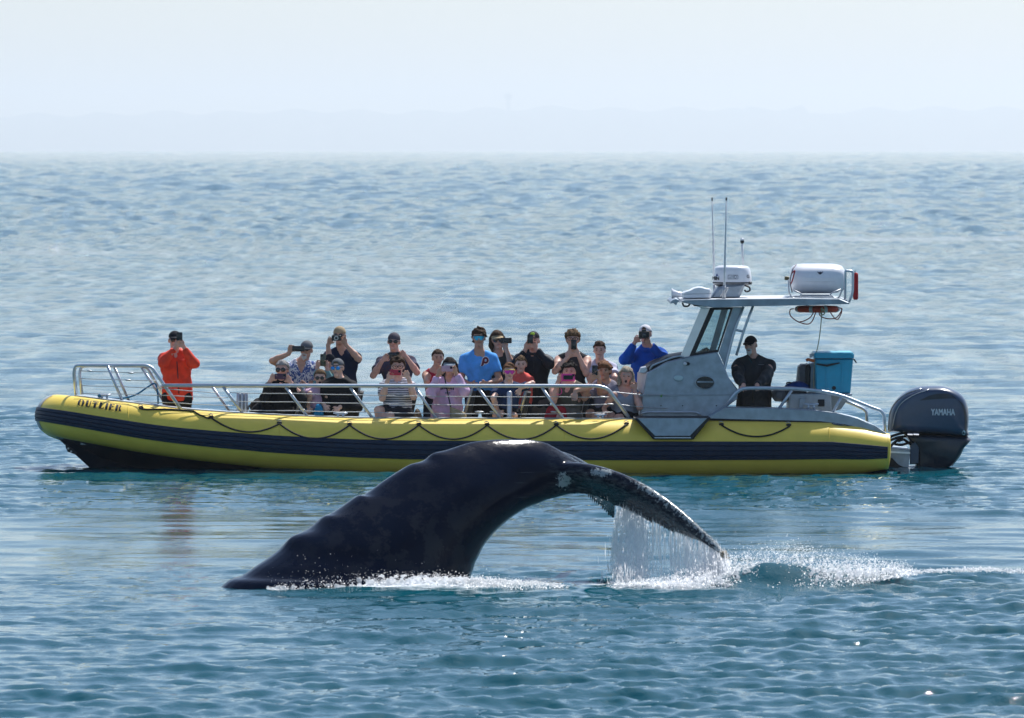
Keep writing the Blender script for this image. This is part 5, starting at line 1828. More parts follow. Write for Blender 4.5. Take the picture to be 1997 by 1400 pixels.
    if g:
        kind, gm = g[:2]
        if kind == 'shield':
            a_ = [hp(.078 * math.sin(t), .02 + .082 * math.cos(t), .040 - .004 * abs(math.sin(t))) for t in np.linspace(-1.25, 1.25, 13)]
            b_ = [hp(.072 * math.sin(t), .02 + .082 * math.cos(t), -.016 - .010 * (abs(t) > .25) + .022 * abs(math.sin(t)) ** 2) for t in np.linspace(-1.25, 1.25, 13)]
            mb = MB(); mb.loft([[p, q] for p, q in zip(a_, b_)], caps=False, closed=False)
            go = mb.build('sunglasses', gm, root, 180)
            MB().tube(a_, .005, 5).build('frame', g[2] if len(g) > 2 else frame_m, go, 180)
        else:
            go = empty('sunglasses' if kind != 'clear' else 'spectacles', hp(0, .1, .012), parent=root)
            big = .034 if kind == 'big' else .030
            for sg in (-1, 1):
                cpt = hp(sg * .034, .094, .010)
                if kind != 'clear':
                    mb = MB(); mb.ell(cpt, (big * hs, .010, (.025 if kind != 'big' else .031) * hs), HR, 12, 7).build('lens', gm, go, 180)
                else:
                    MB().tube([Vector(cpt + HR @ Vector((big * hs * math.cos(t), 0.012, .024 * hs * math.sin(t)))) for t in np.linspace(0, 6.283, 13)], .0035, 4).build('rim', gm, go, 180)
                MB().tube([hp(sg * .062, .082, .018), hp(sg * .080, .04, .016), hp(sg * .084, -.01, .010)], .004, 5).build('temple', frame_m, go, 180)
            MB().tube([hp(-.014, .100, .016), hp(.014, .100, .016)], .004, 5).build('bridge', frame_m, go, 180)
    if d.get('beard'):
        s2 = SDF(C - .2, C + .2, .008)
        for a, b, ra, rb in (((-.03, .088, -.040), (0, .1, -.034), .008, .011), ((.03, .088, -.040), (0, .1, -.034), .008, .011), ((-.03, .086, -.042), (-.024, .082, -.075), .009, .012),
                             ((.03, .086, -.042), (.024, .082, -.075), .009, .012), ((-.014, .082, -.085), (.014, .082, -.085), .022, .022), ((0, .082, -.09), (0, .086, -.115), .022, .012)):
            s2.cone(np.array(hp(*a)), np.array(hp(*b)), ra * hs, rb * hs, .006)
        V, F_ = s2.mesh()
        link(np_mesh('goatee', V, F_), 'goatee', d['beard'], root, 180)
    # ---- hair
    if d.get('hair'):
        kind, hm = d['hair']
        s3 = SDF(C - .34, C + .24, .010)
        r = np.random.default_rng(int(d['head'][0]) + 5)
        ks = [r.normal(0, 1, 3) * 95 / 1.7 for _ in range(5)]; ph_ = r.uniform(0, 6.28, 5)
        thick = {'short': .014, 'curly': .020, 'long': .016, 'tied': .012, 'cropped': .006}[kind]
        amp = {'short': .006, 'curly': .012, 'long': .004, 'tied': .003, 'cropped': .001}[kind]
        line = d.get('hairline', .068)
        def hairfn(g):
            p = ((g - C.astype(np.float32)) @ HF) / hs
            q = (p - np.array((0, -.014, .038), np.float32)) / np.array((.076 + thick, .097 + thick, .087 + thick), np.float32)
            D = (np.linalg.norm(q, axis=-1) - 1) * .085
            for kk, f in zip(ks, ph_): D = D + amp * .45 * np.sin(p @ kk.astype(np.float32) + f)
            face = np.maximum(p[..., 1] - (-.008), -(p[..., 2] - line) * -1 * -1)
            cutf = np.minimum(p[..., 1] + .004 - .05 * np.clip((p[..., 2] - .03) / .05, 0, 1), line - p[..., 2])
            D = np.maximum(D, cutf)
            D = np.maximum(D, -.075 - p[..., 2])
            return D * hs
        s3.put(hairfn, C - .16, C + .16, 0)
        if kind == 'curly':
            for i in range(26):
                t, f = r.uniform(0, 2 * math.pi), r.uniform(.05, 1.2)
                v = np.array((math.cos(t) * math.cos(f) * .088, -.015 + math.sin(t) * math.cos(f) * .1, .04 + math.sin(f) * .092))
                if v[1] > .05 and v[2] < line: continue
                q = np.array(hp(*v)); s3.cone(q, q + r.normal(0, .012, 3), .020 * hs, .014 * hs, .008)
        if kind == 'long':
            for sg in (-1, 1):
                a, b, c_ = (np.array(hp(sg * .078, -.03, .03)), np.array(hp(sg * .088, -.01, -.06)), np.array(hp(sg * .082, .02, -d.get('hairlen', .15))))
                s3.cone(a, b, .030 * hs, .032 * hs, .03); s3.cone(b, c_, .032 * hs, .018 * hs, .03)
            s3.cone(np.array(hp(0, -.09, .02)), np.array(hp(0, -.10, -.12)), .055 * hs, .05 * hs, .04)
        if kind == 'tied':
            s3.cone(np.array(hp(0, -.11, .03)), np.array(hp(.02, -.13, -.06)), .035 * hs, .02 * hs, .03)
        V, F_ = s3.mesh()
        link(np_mesh('hair', V, F_), 'hair', hm, root, 180)
    # ---- cap
    if d.get('cap'):
        kind, cm = d['cap'][:2]
        s4 = SDF(C - .26, C + .26, .009)
        def capfn(g):
            p = ((g - C.astype(np.float32)) @ HF) / hs
            q = (p - np.array((0, -.014, .040), np.float32)) / np.array((.084, .105, .092), np.float32)
            D = (np.linalg.norm(q, axis=-1) - 1) * .084
            D = np.maximum(D, (.045 if kind != 'beanie' else .03) + .10 * (p[..., 1] < -.03) * 0 - p[..., 2] + (.12 * np.clip(p[..., 1], -1, .0) if kind == 'front' else -.02 * p[..., 1]))
            if kind == 'back':
                h_ = np.sqrt((p[..., 0] / .032) ** 2 + ((p[..., 2] - .058) / .034) ** 2) - 1
                D = np.where(p[..., 1] > 0, np.maximum(D, -h_ * .03), D)
            return D * hs
        s4.put(capfn, C - .2, C + .2, 0)
        V, F_ = s4.mesh()
        CO = link(np_mesh('cap', V, F_), 'cap', cm, root, 180)
        bm_ = d['cap'][2] if len(d['cap']) > 2 else cm
        sg = 1 if kind == 'front' else -1
        if kind in ('front', 'back'):
            rings = []
            for t in np.linspace(0, 1, 6):
                wv = .074 * math.sqrt(max(0, 1 - (t * .97) ** 2.2)) + .004
                y0_ = sg * (.075 + .085 * t)
                z0_ = .052 - .022 * t
                ring = []
                for q in np.linspace(-1, 1, 7): ring.append(hp(q * wv, y0_ - sg * .02 * q * q, z0_ - .012 * q * q))
                for q in np.linspace(1, -1, 7): ring.append(hp(q * wv, y0_ - sg * .02 * q * q, z0_ - .012 * q * q + .007))
                rings.append(ring)
            mb = MB(); mb.loft(rings)
            recalc(mb.build('brim', bm_, CO, 180))
        if kind == 'back':
            MB().tube([hp(.045 * math.cos(t), .096 - .01 * abs(math.cos(t)), .046 + 0 * t) for t in np.linspace(0, math.pi, 7)], .006, 5).build('strap', cm, CO, 180)
        if len(d['cap']) > 3:
            mb = MB(); mb.ell(hp(0, .085 * 1, .098), (.03 * hs, .012, .02 * hs), HR).build('badge', d['cap'][3], CO, 180)
    return root, hp, HR, arms

black_glass = mat('black_glass', (.008, .009, .012), .1, spec=.6)
def rbox_rings(w, h, t, r, n=4):
    out = []
    for cx_, cz_, a0 in ((w / 2 - r, h / 2 - r, 0), (-w / 2 + r, h / 2 - r, 90), (-w / 2 + r, -h / 2 + r, 180), (w / 2 - r, -h / 2 + r, 270)):
        for k in range(n + 1):
            a = R(a0 + 90 * k / n); out.append((cx_ + r * math.cos(a), cz_ + r * math.sin(a)))
    return out
def phone(px, py, Y, land, case, label, tilt=0, yaw=0, w=.074, h=.152):
    """back of a phone faces the camera"""
    if land: w, h = h, w
    rot = Matrix.Rotation(R(yaw), 3, 'Z') @ Matrix.Rotation(R(tilt), 3, 'Y')
    c = P(px, py, Y)
    o2 = rbox_rings(w, h, 0, .012)
    rings = [[c + rot @ Vector((x * q, y, z * q)) for x, z in o2] for y, q in ((-.006, .96), (-.0045, 1), (.0045, 1), (.006, .97))]
    mb = MB(); mb.loft(rings)
    o = recalc(mb.build('phone', case, None, 40))
    tag(o, label, 'phone', 'phones held up to film')
    cxp, czp = (w / 2 - .022, h / 2 - .022) if land else (-w / 2 + .022, h / 2 - .022)
    mb = MB(); mb.box(c + rot @ Vector((cxp, -.0075, czp)), (.03, .004, .03), rot)
    bmp = mb.build('camera_bump', black_glass, o, 30)
    for a, b in ((-.007, .007), (.007, -.007), (.007, .007)):
        mb = MB(); mb.ell(c + rot @ Vector((cxp + a, -.010, czp + b)), (.005, .002, .005), None, 8, 5).build('lens', dark_glass, bmp, 180)
    return o
# ------------------------------------------------------------------ who is on board
zbow = P(300, 868, Y0).z
HB = hairm('brown_hair', (.055, .028, .014)); HL = hairm('light_brown_hair', (.13, .075, .035)); HG = hairm('grey_hair', (.30, .29, .28))
HD = hairm('dark_hair', (.014, .009, .008)); HA = hairm('auburn_hair', (.16, .07, .03)); HGB = hairm('grey_blond_hair', (.38, .32, .24))
blk = cloth('black_cloth', (.010, .011, .014)); navy = cloth('navy_cloth', (.010, .018, .050)); denim = cloth('dark_shorts', (.016, .020, .032))
capblk = cloth('black_cap_cloth', (.012, .013, .02)); capgrey = cloth('grey_cap_cloth', (.13, .14, .15)); captan = cloth('tan_cap_cloth', (.40, .31, .19)); 
capkh = cloth('khaki_cap_cloth', (.30, .27, .20)); capwh = cloth('white_cap_cloth', (.74, .74, .80)); capnavy = cloth('navy_cap_cloth', (.035, .035, .06))
UPL, UPR = (.42, -.2, .88), (-.42, -.2, .88)
people = []
def person(**d):
    people.append(d)
    return make_person(d)

# 1 red jacket, standing alone in the bow
person(label='person standing alone in the bow in a red orange jacket and black cap', head=(341, 664), neck=(343, 690), hip=(346, 770), Y=81.0, hw=.165, build=1.08,
       top=('coat', cloth('red_shell', (.78, .055, .022), rough=.6, bump=.08)), hem=.14, legs=('long', blk), feetz=zbow, yaw=8, cap=('front', capblk), glasses=('dark', dark_glass),
       L=(346, 671, -.30, (.5, -.15, .8)), eL=(313, 713), R=(354, 669, -.30, (-.5, -.15, .8)), eR=(379, 711), zip=[(345, 705), (347, 735), (349, 768)], skin='pink', vneck=.07)
phone(350, 656, 80.66, False, black_glass, 'black phone held upright by the person in the red jacket', w=.078, h=.11)
# 2 floral shirt
person(label='person in a white shirt with blue leaf print and dark cap, reaching out a phone', head=(597, 683), neck=(588, 708), hip=(588, 776), Y=81.25, hw=.185, roll=8, yaw=-12, pitch=6,
       top=('tee', cloth_mat_pattern('leaf_print', (.74, .76, .80), (.05, .10, .32), 26)), legs=('short', denim), cap=('front', capgrey, cloth('dark_cap_brim', (.02, .03, .04))), brow=(.3, .3, .3),
       L=(567, 680, -.22, (.35, -.1, .9)), eL=(541, 704), R=(590, 748, -.36, (-.6, -.4, .3)), eR=(606, 757), skin='tan', vneck=.15, beard=mat('white_beard', (.62, .60, .57), .8), build=1.1)
phone(582, 680, 80.96, True, black_glass, 'black phone held sideways by the person in the leaf print shirt', yaw=-10, h=.165)
# 3 older woman, black jacket
person(label='seated person with short grey hair and dark sunglasses in a black jacket, nearest the bow', head=(550, 722), neck=(549, 746), hip=(545, 800), Y=80.66, hw=.175, yaw=-10, sit=1, knee=[(500, 792, -.05), (505, 788, .2)],
       top=('jacket', blk), legs=('long', cloth('charcoal_trousers', (.018, .017, .018))), hair=('short', HG), glasses=('big', dark_glass), brow=(.2, .2, .2),
       L=(532, 736, -.28, (.5, -.1, .7)), eL=(521, 765), R=(562, 739, -.28, (-.5, -.1, .7)), eR=(578, 763), skin='pink')
phone(547, 734, 80.34, True, mat('plum_case', (.06, .015, .05), .4), 'dark plum phone held sideways by the grey haired person', h=.15)
# 4 navy polo with a camera
person(label='tall person in a navy polo shirt and tan cap looking through a silver camera', head=(662, 655), neck=(666, 685), hip=(672, 770), Y=81.55, hw=.19, yaw=-8,
       top=('polo', navy), legs=('short', denim), cap=('beanie', captan), glasses=('dark', dark_glass), L=(644, 664, -.26, UPL), eL=(641, 697), R=(671, 664, -.27, UPR), eR=(697, 699), skin='tan', build=1.05, vneck=.07)
def camera_compact(px, py, Y, label, body, lensr, big=False):
    e = empty('camera', P(px, py, Y), label, 'camera')
    w, h = (.125, .075) if not big else (.14, .10)
    o2 = rbox_rings(w, h, 0, .012)
    c = P(px, py, Y)
    mb = MB(); mb.loft([[c + Vector((x * q, y, z * q)) for x, z in o2] for y, q in ((-.022, .95), (-.018, 1), (.018, 1), (.022, .95))])
    recalc(mb.build('housing', body, e, 40))
    if big:
        mb = MB(); mb.box(c + Vector((0, 0, .055)), (.06, .05, .035)).build('viewfinder', body, e, 30)
    L = .04 if not big else .13
    mb = MB(); rr = []
    for y, r_ in ((-.02, lensr * .92), (-.02 - L * .7, lensr), (-.02 - L, lensr), (-.02 - L, lensr * .8)):
        rr.append([c + Vector((r_ * math.cos(a), y, r_ * math.sin(a))) for a in [2 * math.pi * k / 20 for k in range(20)]])
    mb.loft(rr); recalc(mb.build('lens_barrel', mat('lens_ring_silver', (.6, .6, .6), .3, .8) if not big else black_rub, e, 40))
    mb = MB(); mb.ell(c + Vector((0, -.02 - L, 0)), (lensr * .7, .006, lensr * .7), None, 14, 6).build('front_glass', mat('lens_glass', (.01, .015, .03), .05, spec=.8), e, 180)
    return e
camera_compact(656, 659, 81.2, 'small silver and black camera in the hands of the person in navy polo', mat('camera_black', (.02, .02, .022), .4), .028)
# 5 half hidden in teal
person(label='person almost hidden by others, dark cap and pale teal sleeve, phone raised', head=(643, 708), neck=(645, 730), hip=(646, 790), Y=81.15, s=.92, hw=.16,
       top=('sweat', cloth('teal_cloth', (.20, .42, .42))), legs=('long', denim), cap=('front', capblk), L=(621, 709, -.2, (.3, -.1, .9)), eL=(620, 745), R=(636, 710, -.24, (-.2, -.1, .95)), eR=(646, 745), skin='fair')
phone(630, 702, 80.88, False, mat('phone_screen_dark', (.03, .035, .03), .12, spec=.6, col2=(.12, .14, .06), vscale=18), 'tall phone held upright by a pale teal sleeve above the child in pink', w=.074, h=.16)
# 6 girl in pink
person(label='child in a pale pink shirt and dark sunglasses with mouth open', head=(624, 738), neck=(623, 758), hip=(622, 802), Y=80.72, s=.82, hs=.92, hw=.16, sit=1, knee=[(600, 806, -.1), (628, 808, -.2)],
       top=('tee', cloth('pale_pink_cotton', (.68, .45, .58))), legs=('short', cloth('blue_shorts', (.03, .22, .42))), hair=('tied', HL), glasses=('dark', dark_glass), mouth='open',
       L=(604, 800, -.15, (.3, -.3, -.8)), eL=(602, 782), R=(632, 800, -.2, (-.4, -.3, -.7)), eR=(645, 785), skin='fair')
# 7 black hoodie and blue sunglasses
person(label='seated teen in a black hoodie with backward grey cap and blue mirrored sunglasses', head=(658, 718), neck=(662, 744), hip=(668, 804), Y=80.6, hw=.18, yaw=-14, pitch=4, sit=1, knee=[(628, 806, -.1), (640, 806, .1)],
       top=('hoodie', blk), legs=('long', blk), hair=('cropped', HL), cap=('back', capgrey), glasses=('dark', blue_mirror), L=(636, 796, -.2, (.4, -.3, -.6)), eL=(637, 782), R=(656, 800, -.25, (-.6, -.3, -.5)), eR=(690, 785), skin='fair', build=1.08)
# 8 grey blue tee, phone at chest
person(label='tall person in a dark blue grey tee with backward cap and black wraparound sunglasses', head=(768, 667), neck=(773, 695), hip=(776, 780), Y=81.6, hw=.20, yaw=-6, roll=3,
       top=('tee', cloth_mat_pattern('slate_tee', (.05, .055, .10), (.08, .05, .07), 9, .5, .7)), legs=('short', cloth('pink_shorts', (.55, .40, .48))), cap=('beanie', cloth('slate_cap_cloth', (.09, .08, .10))), glasses=('dark', dark_glass),
       L=(752, 697, -.3, (.6, -.1, .6)), eL=(731, 727), R=(786, 690, -.3, (-.6, -.1, .6)), eR=(814, 726), skin='pink', build=1.12)
phone(769, 692, 81.24, True, black_glass, 'black phone held sideways at chest height by the person in slate tee', h=.14, tilt=-4)
# 9 striped shirt
person(label='seated person with curly brown hair and glasses in a navy and white striped shirt', head=(776, 716), neck=(775, 744), hip=(776, 806), Y=80.55, hw=.185, sit=1, knee=[(738, 800, -.25), (755, 812, -.3)],
       top=('tee', cloth_mat_stripes('striped_jersey', (.66, .67, .72), (.03, .04, .09), .030)), legs=('short', denim), hair=('curly', HB), glasses=('clear', frame_m),
       L=(760, 733, -.3, UPL), eL=(749, 768), R=(793, 730, -.3, UPR), eR=(803, 764), skin='fair', build=1.12, bust=1)
phone(771, 726, 80.22, True, mat('red_case', (.55, .03, .06), .4), 'red phone held sideways by the person in the striped shirt', h=.15, tilt=2)
# 10 girl in red
person(label='girl with hair tied back in a red sleeveless top, hand at her mouth', head=(854, 699), neck=(850, 722), hip=(850, 785), Y=81.1, s=.86, hs=.92, hw=.155, yaw=10,
       top=('tank', cloth('red_cotton', (.42, .025, .05))), legs=('short', denim), hair=('tied', HB), L=(836, 762, -.05, (.3, -.3, -.9)), eL=(833, 745), R=(858, 719, -.16, (-.3, -.2, .9)), eR=(858, 748), skin='tan')
# 11 pink sweatshirt
def sweat_print(f, o):
    # an arched line of lettering too small to read, and a short line below it
    for k in range(9):
        x = 859 + 3.0 * k; y = 757.5 - 2.4 * math.sin(math.pi * (k + .5) / 9)
        mb = MB(); mb.add([f(x, y - 2.6), f(x + 2.2, y - 2.6), f(x + 2.2, y + 3.2), f(x, y + 3.2)], [(0, 3, 2, 1)])
        mb.build('print', letter_black, o, 0)
    for k in range(4):
        mb = MB(); mb.add([f(868 + 2.6 * k, 764.5), f(869.8 + 2.6 * k, 764.5), f(869.8 + 2.6 * k, 767.5), f(868 + 2.6 * k, 767.5)], [(0, 3, 2, 1)])
        mb.build('print', mat('lettering_grey', 0), o, 0)
person(label='person in a lilac pink sweatshirt and grey cap filming with a pink phone', head=(877, 717), neck=(874, 742), hip=(872, 812), Y=80.62, hw=.18, sit=0, yaw=-4,
       top=('sweat', cloth('lilac_fleece', (.66, .44, .64))), hem=.05, legs=('long', cloth('pale_trousers', (.45, .42, .55))), hair=('long', HD), hairlen=.10, cap=('front', cloth('blue_grey_cap_cloth', (.22, .28, .33))), glasses=('big', dark_glass),
       L=(858, 724, -.28, (.45, -.1, .85)), eL=(846, 755), R=(886, 721, -.28, UPR), eR=(903, 757), skin='tan', build=1.1, feetz=P(0, 900, 80).z, deco=sweat_print)
phone(872, 719, 80.30, True, mat('rose_case', (.62, .36, .45), .4), 'rose pink phone held sideways in front of the sweatshirt wearer', h=.15)
# 12 blue t-shirt
def club_p(f, o):
    mw, mm = mat('print_white', (.8, .8, .84), .7), mat('print_maroon', (.16, .012, .03), .7)
    def ring(cx_, cy_, r0, r1, a0, a1, off, m, sx_=1):
        mb = MB(); t = np.linspace(R(a0), R(a1), 15)
        mb.loft([[f(cx_ + r0 * math.cos(a) * sx_, cy_ - r0 * math.sin(a), off), f(cx_ + r1 * math.cos(a) * sx_, cy_ - r1 * math.sin(a), off)] for a in t], caps=False, closed=False)
        mb.build('emblem', m, o, 0)
    def bar(pts, off, m, w):
        mb = MB(); mb.loft([[f(x - w, y, off), f(x + w, y, off)] for x, y in pts], caps=False, closed=False)
        mb.build('emblem', m, o, 0)
    st = [(943.5, 699), (942.5, 705), (941, 711), (939.5, 713.5)]
    bar(st, .004, mw, 3.6); ring(947, 702.5, 1.2, 8.0, -150, 175, .004, mw, .92)
    bar(st, .007, mm, 2.3); ring(947, 702.5, 2.6, 6.6, -140, 178, .007, mm, .92)
person(label='tall dark haired teen in a bright blue tee with maroon letter emblem, arms folded low', head=(934, 660), neck=(934, 690), hip=(936, 775), Y=80.95, hw=.20, top=('tee', cloth('sky_blue_jersey', (.10, .38, .86))), hem=.06,
       legs=('short', blk), hair=('curly', HB), hairline=.06, glasses=('shield', cyan_mirror), L=(924, 750, -.22, (.9, -.2, -.2)), eL=(900, 735), R=(943, 749, -.26, (-.9, -.2, -.2)), eR=(969, 733), skin='olive', deco=club_p)
# 13 beige cap, phone to the side
person(label='person with long brown hair, beige cap and big sunglasses in a dark olive tee', head=(970, 664), neck=(972, 692), hip=(975, 775), Y=81.5, hw=.175, roll=-6, yaw=6, top=('tee', cloth('dark_olive_cotton', (.03, .032, .03))), legs=('long', denim),
       hair=('long', HB), hairlen=.13, cap=('front', captan), glasses=('big', dark_glass), R=(985, 672, -.3, (-.25, -.2, .9)), eR=(994, 703), L=(962, 745, -.2, (.5, -.3, -.4)), eL=(955, 735), skin='tan')
phone(987, 664, 81.16, True, black_glass, 'black phone held out sideways beside the beige cap', yaw=8, h=.15)
# 14 boy with magenta sunglasses
person(label='boy in a navy polo with magenta mirrored sport sunglasses, elbow over the rail', head=(993, 726), neck=(991, 750), hip=(990, 806), Y=80.5, s=.84, hs=.94, hw=.165, yaw=6, sit=1, knee=[(968, 810, -.1), (1002, 812, -.1)],
       top=('polo', cloth('navy_pique', (.014, .035, .10))), legs=('short', blk), hair=('short', HA), glasses=('shield', pink_mirror, mat('yellow_frame', (.8, .6, .05), .4)), L=(978, 806, -.12, (.6, -.2, -.4)), eL=(963, 785), R=(1012, 765, -.25, (-.3, -.1, -.9)), eR=(1038, 748), skin='fair')
# 15 boy in coral
person(label='small boy in a coral shirt peering out between two standing people', head=(1016, 712), neck=(1015, 733), hip=(1014, 790), Y=80.95, s=.78, hs=.9, hw=.16, top=('jacket', cloth('coral_cotton', (.75, .12, .10))), legs=('short', denim), hair=('short', HL), L=None, R=None, skin='fair', feetz=P(0, 900, 80).z)
# 16 black jacket
person(label='tall person in black zip jacket and black cap with lime badge, filming by phone', head=(1040, 665), neck=(1040, 692), hip=(1042, 785), Y=81.35, hw=.20, yaw=-6, top=('jacket', cloth('midnight_shell', (.010, .016, .028), rough=.55)), legs=('long', cloth('grey_trousers', (.10, .10, .11))),
       cap=('back', capblk, capblk, mat('lime_badge', (.45, .75, .05), .6)), hair=('cropped', HG), L=(1028, 674, -.3, (.4, -.15, .85)), eL=(1006, 706), R=(1042, 673, -.3, (-.35, -.15, .85)), eR=(1068, 705), skin='pink', build=1.12, zip=[(1041, 705), (1041, 740), (1041, 780)])
phone(1034, 661, 80.98, False, black_glass, 'black phone held upright by the person in the midnight jacket', w=.076, h=.12)
# 17 dark tank top
person(label='teen with a thick brown fringe in a charcoal tank top holding a phone upright', head=(1117, 663), neck=(1117, 692), hip=(1118, 780), Y=81.4, hw=.195, pitch=-4, top=('tank', cloth('charcoal_vest', (.03, .032, .04))), legs=('short', denim), hair=('curly', HL), hairline=.045, glasses=('clear', frame_m),
       L=(1113, 689, -.26, (.5, -.1, .7)), eL=(1085, 722), R=(1124, 686, -.27, (-.45, -.1, .75)), eR=(1143, 728), skin='fair', build=1.08)
phone(1119, 672, 81.06, False, black_glass, 'black phone held upright below the thick brown fringe', w=.074, h=.13)
# 18 pink phone
person(label='seated person with dark hair in an olive top, pointing down, behind a hot pink phone', head=(1110, 726), neck=(1108, 750), hip=(1106, 808), Y=80.5, hw=.19, sit=1, knee=[(1075, 806, -.15), (1092, 814, -.25)], top=('tank', cloth('olive_cotton', (.10, .095, .075))), legs=('short', cloth('khaki_shorts', (.13, .12, .10))),
       hair=('curly', HD), hairline=.07, L=(1092, 737, -.28, (.4, -.1, .85)), eL=(1082, 766), R=(1121, 772, -.42, (-.1, -.3, -.9)), eR=(1138, 758), skin='pink', build=1.2, bust=1, curl=.4)
hp_ = phone(1108, 736, 80.18, True, mat('hot_pink_case', (.85, .05, .30), .45), 'black phone in a hot pink case with a trailing cord', h=.178, w=.098)
c = P(1108, 736, 80.18)
mb = MB(); mb.box(c + Vector((0, -.0075, 0)), (.125, .003, .055)).build('glass_back', black_glass, hp_, 0)
MB().tube(fillet([P(1095, 742, 80.17), P(1093, 755, 80.15), P(1096, 765, 80.15), P(1092, 770, 80.15), P(1085, 768, 80.15)], .05), .005, 5).build('cord', mat('hot_pink_case', 0), hp_, 180)
# 19 boy white tee
person(label='brown haired boy in a lilac white tee standing bare headed behind the seated people', head=(1169, 684), neck=(1171, 709), hip=(1174, 785), Y=81.4, s=.94, hw=.18, yaw=-6, top=('tee', cloth('lilac_white_cotton', (.58, .58, .72))), legs=('short', denim), hair=('short', HB), L=(1158, 770, -.1, (.2, -.2, -.9)), eL=(1152, 745), R=(1190, 770, -.1, (-.2, -.2, -.9)), eR=(1200, 742), skin='fair')
# 20 curly teen
person(label='seated teen with curly auburn hair in a grey tee holding a phone beside the face', head=(1179, 724), neck=(1182, 748), hip=(1182, 806), Y=80.6, s=.95, hw=.175, yaw=-12, sit=1, knee=[(1150, 806, -.1), (1160, 812, -.2)], top=('tee', cloth('grey_marl', (.22, .21, .27))), legs=('short', blk), hair=('curly', HA), hairline=.05,
       L=(1154, 736, -.28, (.35, -.1, .9)), eL=(1147, 764), R=(1165, 731, -.28, (-.4, -.1, .9)), eR=(1174, 765), skin='olive')
phone(1160, 722, 80.3, False, black_glass, 'black phone held upright beside the curly haired teen', w=.074, h=.13)
# 21 older woman grey tank
person(label='older person with grey blond hair in pale grey top, mouth open, beside the console', head=(1221, 735), neck=(1219, 763), hip=(1217, 815), Y=80.55, hw=.185, roll=4, sit=1, knee=[(1190, 812, -.1), (1205, 816, -.2)], top=('tank', cloth('pale_grey_jersey', (.30, .33, .40))), legs=('short', blk),
       hair=('long', HGB), hairlen=.11, mouth='open', brow=(.3, .26, .2), L=(1180, 806, -.18, (.2, -.2, -.9)), eL=(1183, 788), R=(1237, 752, -.16, (-.1, -.2, .95)), eR=(1243, 778), skin='pink', build=1.15, bust=1, vneck=.09)
# 22 blue hoodie
person(label='person in a royal blue hoodie and backward white cap aiming a large black camera', head=(1258, 652), neck=(1264, 682), hip=(1268, 785), Y=81.7, hw=.19, yaw=-14, pitch=-2, top=('hoodie', cloth('royal_fleece', (.008, .095, .48))), legs=('long', denim), cap=('back', capwh), skin='pink',
       L=(1242, 661, -.26, (.5, -.15, .8)), eL=(1223, 696), R=(1263, 666, -.32, (-.5, -.2, .75)), eR=(1289, 694), build=1.15, hair=('cropped', HB))
camera_compact(1256, 653, 81.38, 'large black camera with a wide round lens below the white cap', mat('camera_black', 0), .046, True)
# 23 the skipper
def chest_logo(f, o):
    MB().tube([f(1466, 712), f(1467, 745), f(1468, 785)], .006, 5).build('zip', black_rub, o, 180)
    mb = MB(); mb.add([f(1461, 699, .012), f(1469, 698, .012), f(1466, 708, .008)], [(0, 2, 1)]); mb.build('collar_tee', cloth('teal_tee', (.02, .22, .26)), o, 0)
    MB().tube([f(1479, 710.5), f(1485, 711), f(1490, 711)], .004, 4).build('print', mat('print_grey', (.3, .3, .32), .7), o, 180)
person(label='skipper with white goatee and black cap, dark jacket, both hands on the stern rail', crew=1, head=(1464, 674), neck=(1470, 702), hip=(1470, 793), Y=80.95, hw=.225, yaw=-22, roll=-4, pitch=4, top=('coat', cloth('skipper_jacket', (.030, .035, .044), rough=.6)), hem=.03,
       legs=('short', cloth_mat_pattern('patterned_shorts', (.015, .018, .03), (.35, .36, .4), 45, .54, .58)), cap=('front', capblk), L=(1447, 757.5, -.80, (-.3, -.6, -.5)), eL=(1432, 735), R=(1478, 757.5, -.80, (.1, -.6, -.5)), eR=(1500, 740), skin='pink',
       beard=mat('white_beard', 0), brow=(.3, .3, .3), deco=chest_logo, build=1.3)
mb = MB()

# ------------------------------------------------------------------ things carried aboard
def lathe_ring_x(stations, Yc, n=26, pz=2.6):
    """rounded-box sections along x: (px, centre py, half height px, half depth m)"""
    rings = []
    for x, y, hpx, hd in stations:
        c = P(x, y, Yc); hz_ = hpx * Yc / FPX
        g = []
        for k in range(n):
            a = 2 * math.pi * k / n
            g.append(c + Vector((0, hd * math.copysign(abs(math.cos(a)) ** (2 / pz), math.cos(a)), hz_ * math.copysign(abs(math.sin(a)) ** (2 / pz), math.sin(a)))))
        rings.append(g)
    mb = MB(); mb.loft(rings); return mb
RAFT = empty('life_raft_canister', P(1594, 572, 81.05), 'white rounded life raft canister strapped in the rack on the hardtop', 'life raft')
st = [(1541, 543.5, 16, .20), (1542.5, 543.5, 21, .27), (1547, 543, 25.5, .32), (1554, 543, 28, .345), (1565, 543, 29, .35), (1594, 543, 29.2, .35), (1622, 543, 29, .35), (1634, 543, 27.5, .34), (1641, 543, 25, .31), (1645.5, 543.5, 20, .26), (1647, 543.5, 15, .19)]
recalc(lathe_ring_x(st, 81.05).build('shell', white_gel, RAFT, 60))
mb = MB(); rings = []
for y_, q in ((539, 1.0), (540, 1.022), (547.5, 1.022), (548.5, 1.0)):
    ring = []
    for k in range(40):
        a = 2 * math.pi * k / 40
        c = P(1594.2, y_, 81.05)
        ring.append(c + Vector((.358 * q * math.copysign(abs(math.cos(a)) ** .55, math.cos(a)), .352 * q * math.copysign(abs(math.sin(a)) ** .55, math.sin(a)), 0)))
    rings.append(ring)
mb.loft(rings); recalc(mb.build('flange', white_gel, RAFT, 40))
lg = P(1599, 532, 80.695)
rf2 = lambda px, py: P(px, py, 80.693)
mb = MB()
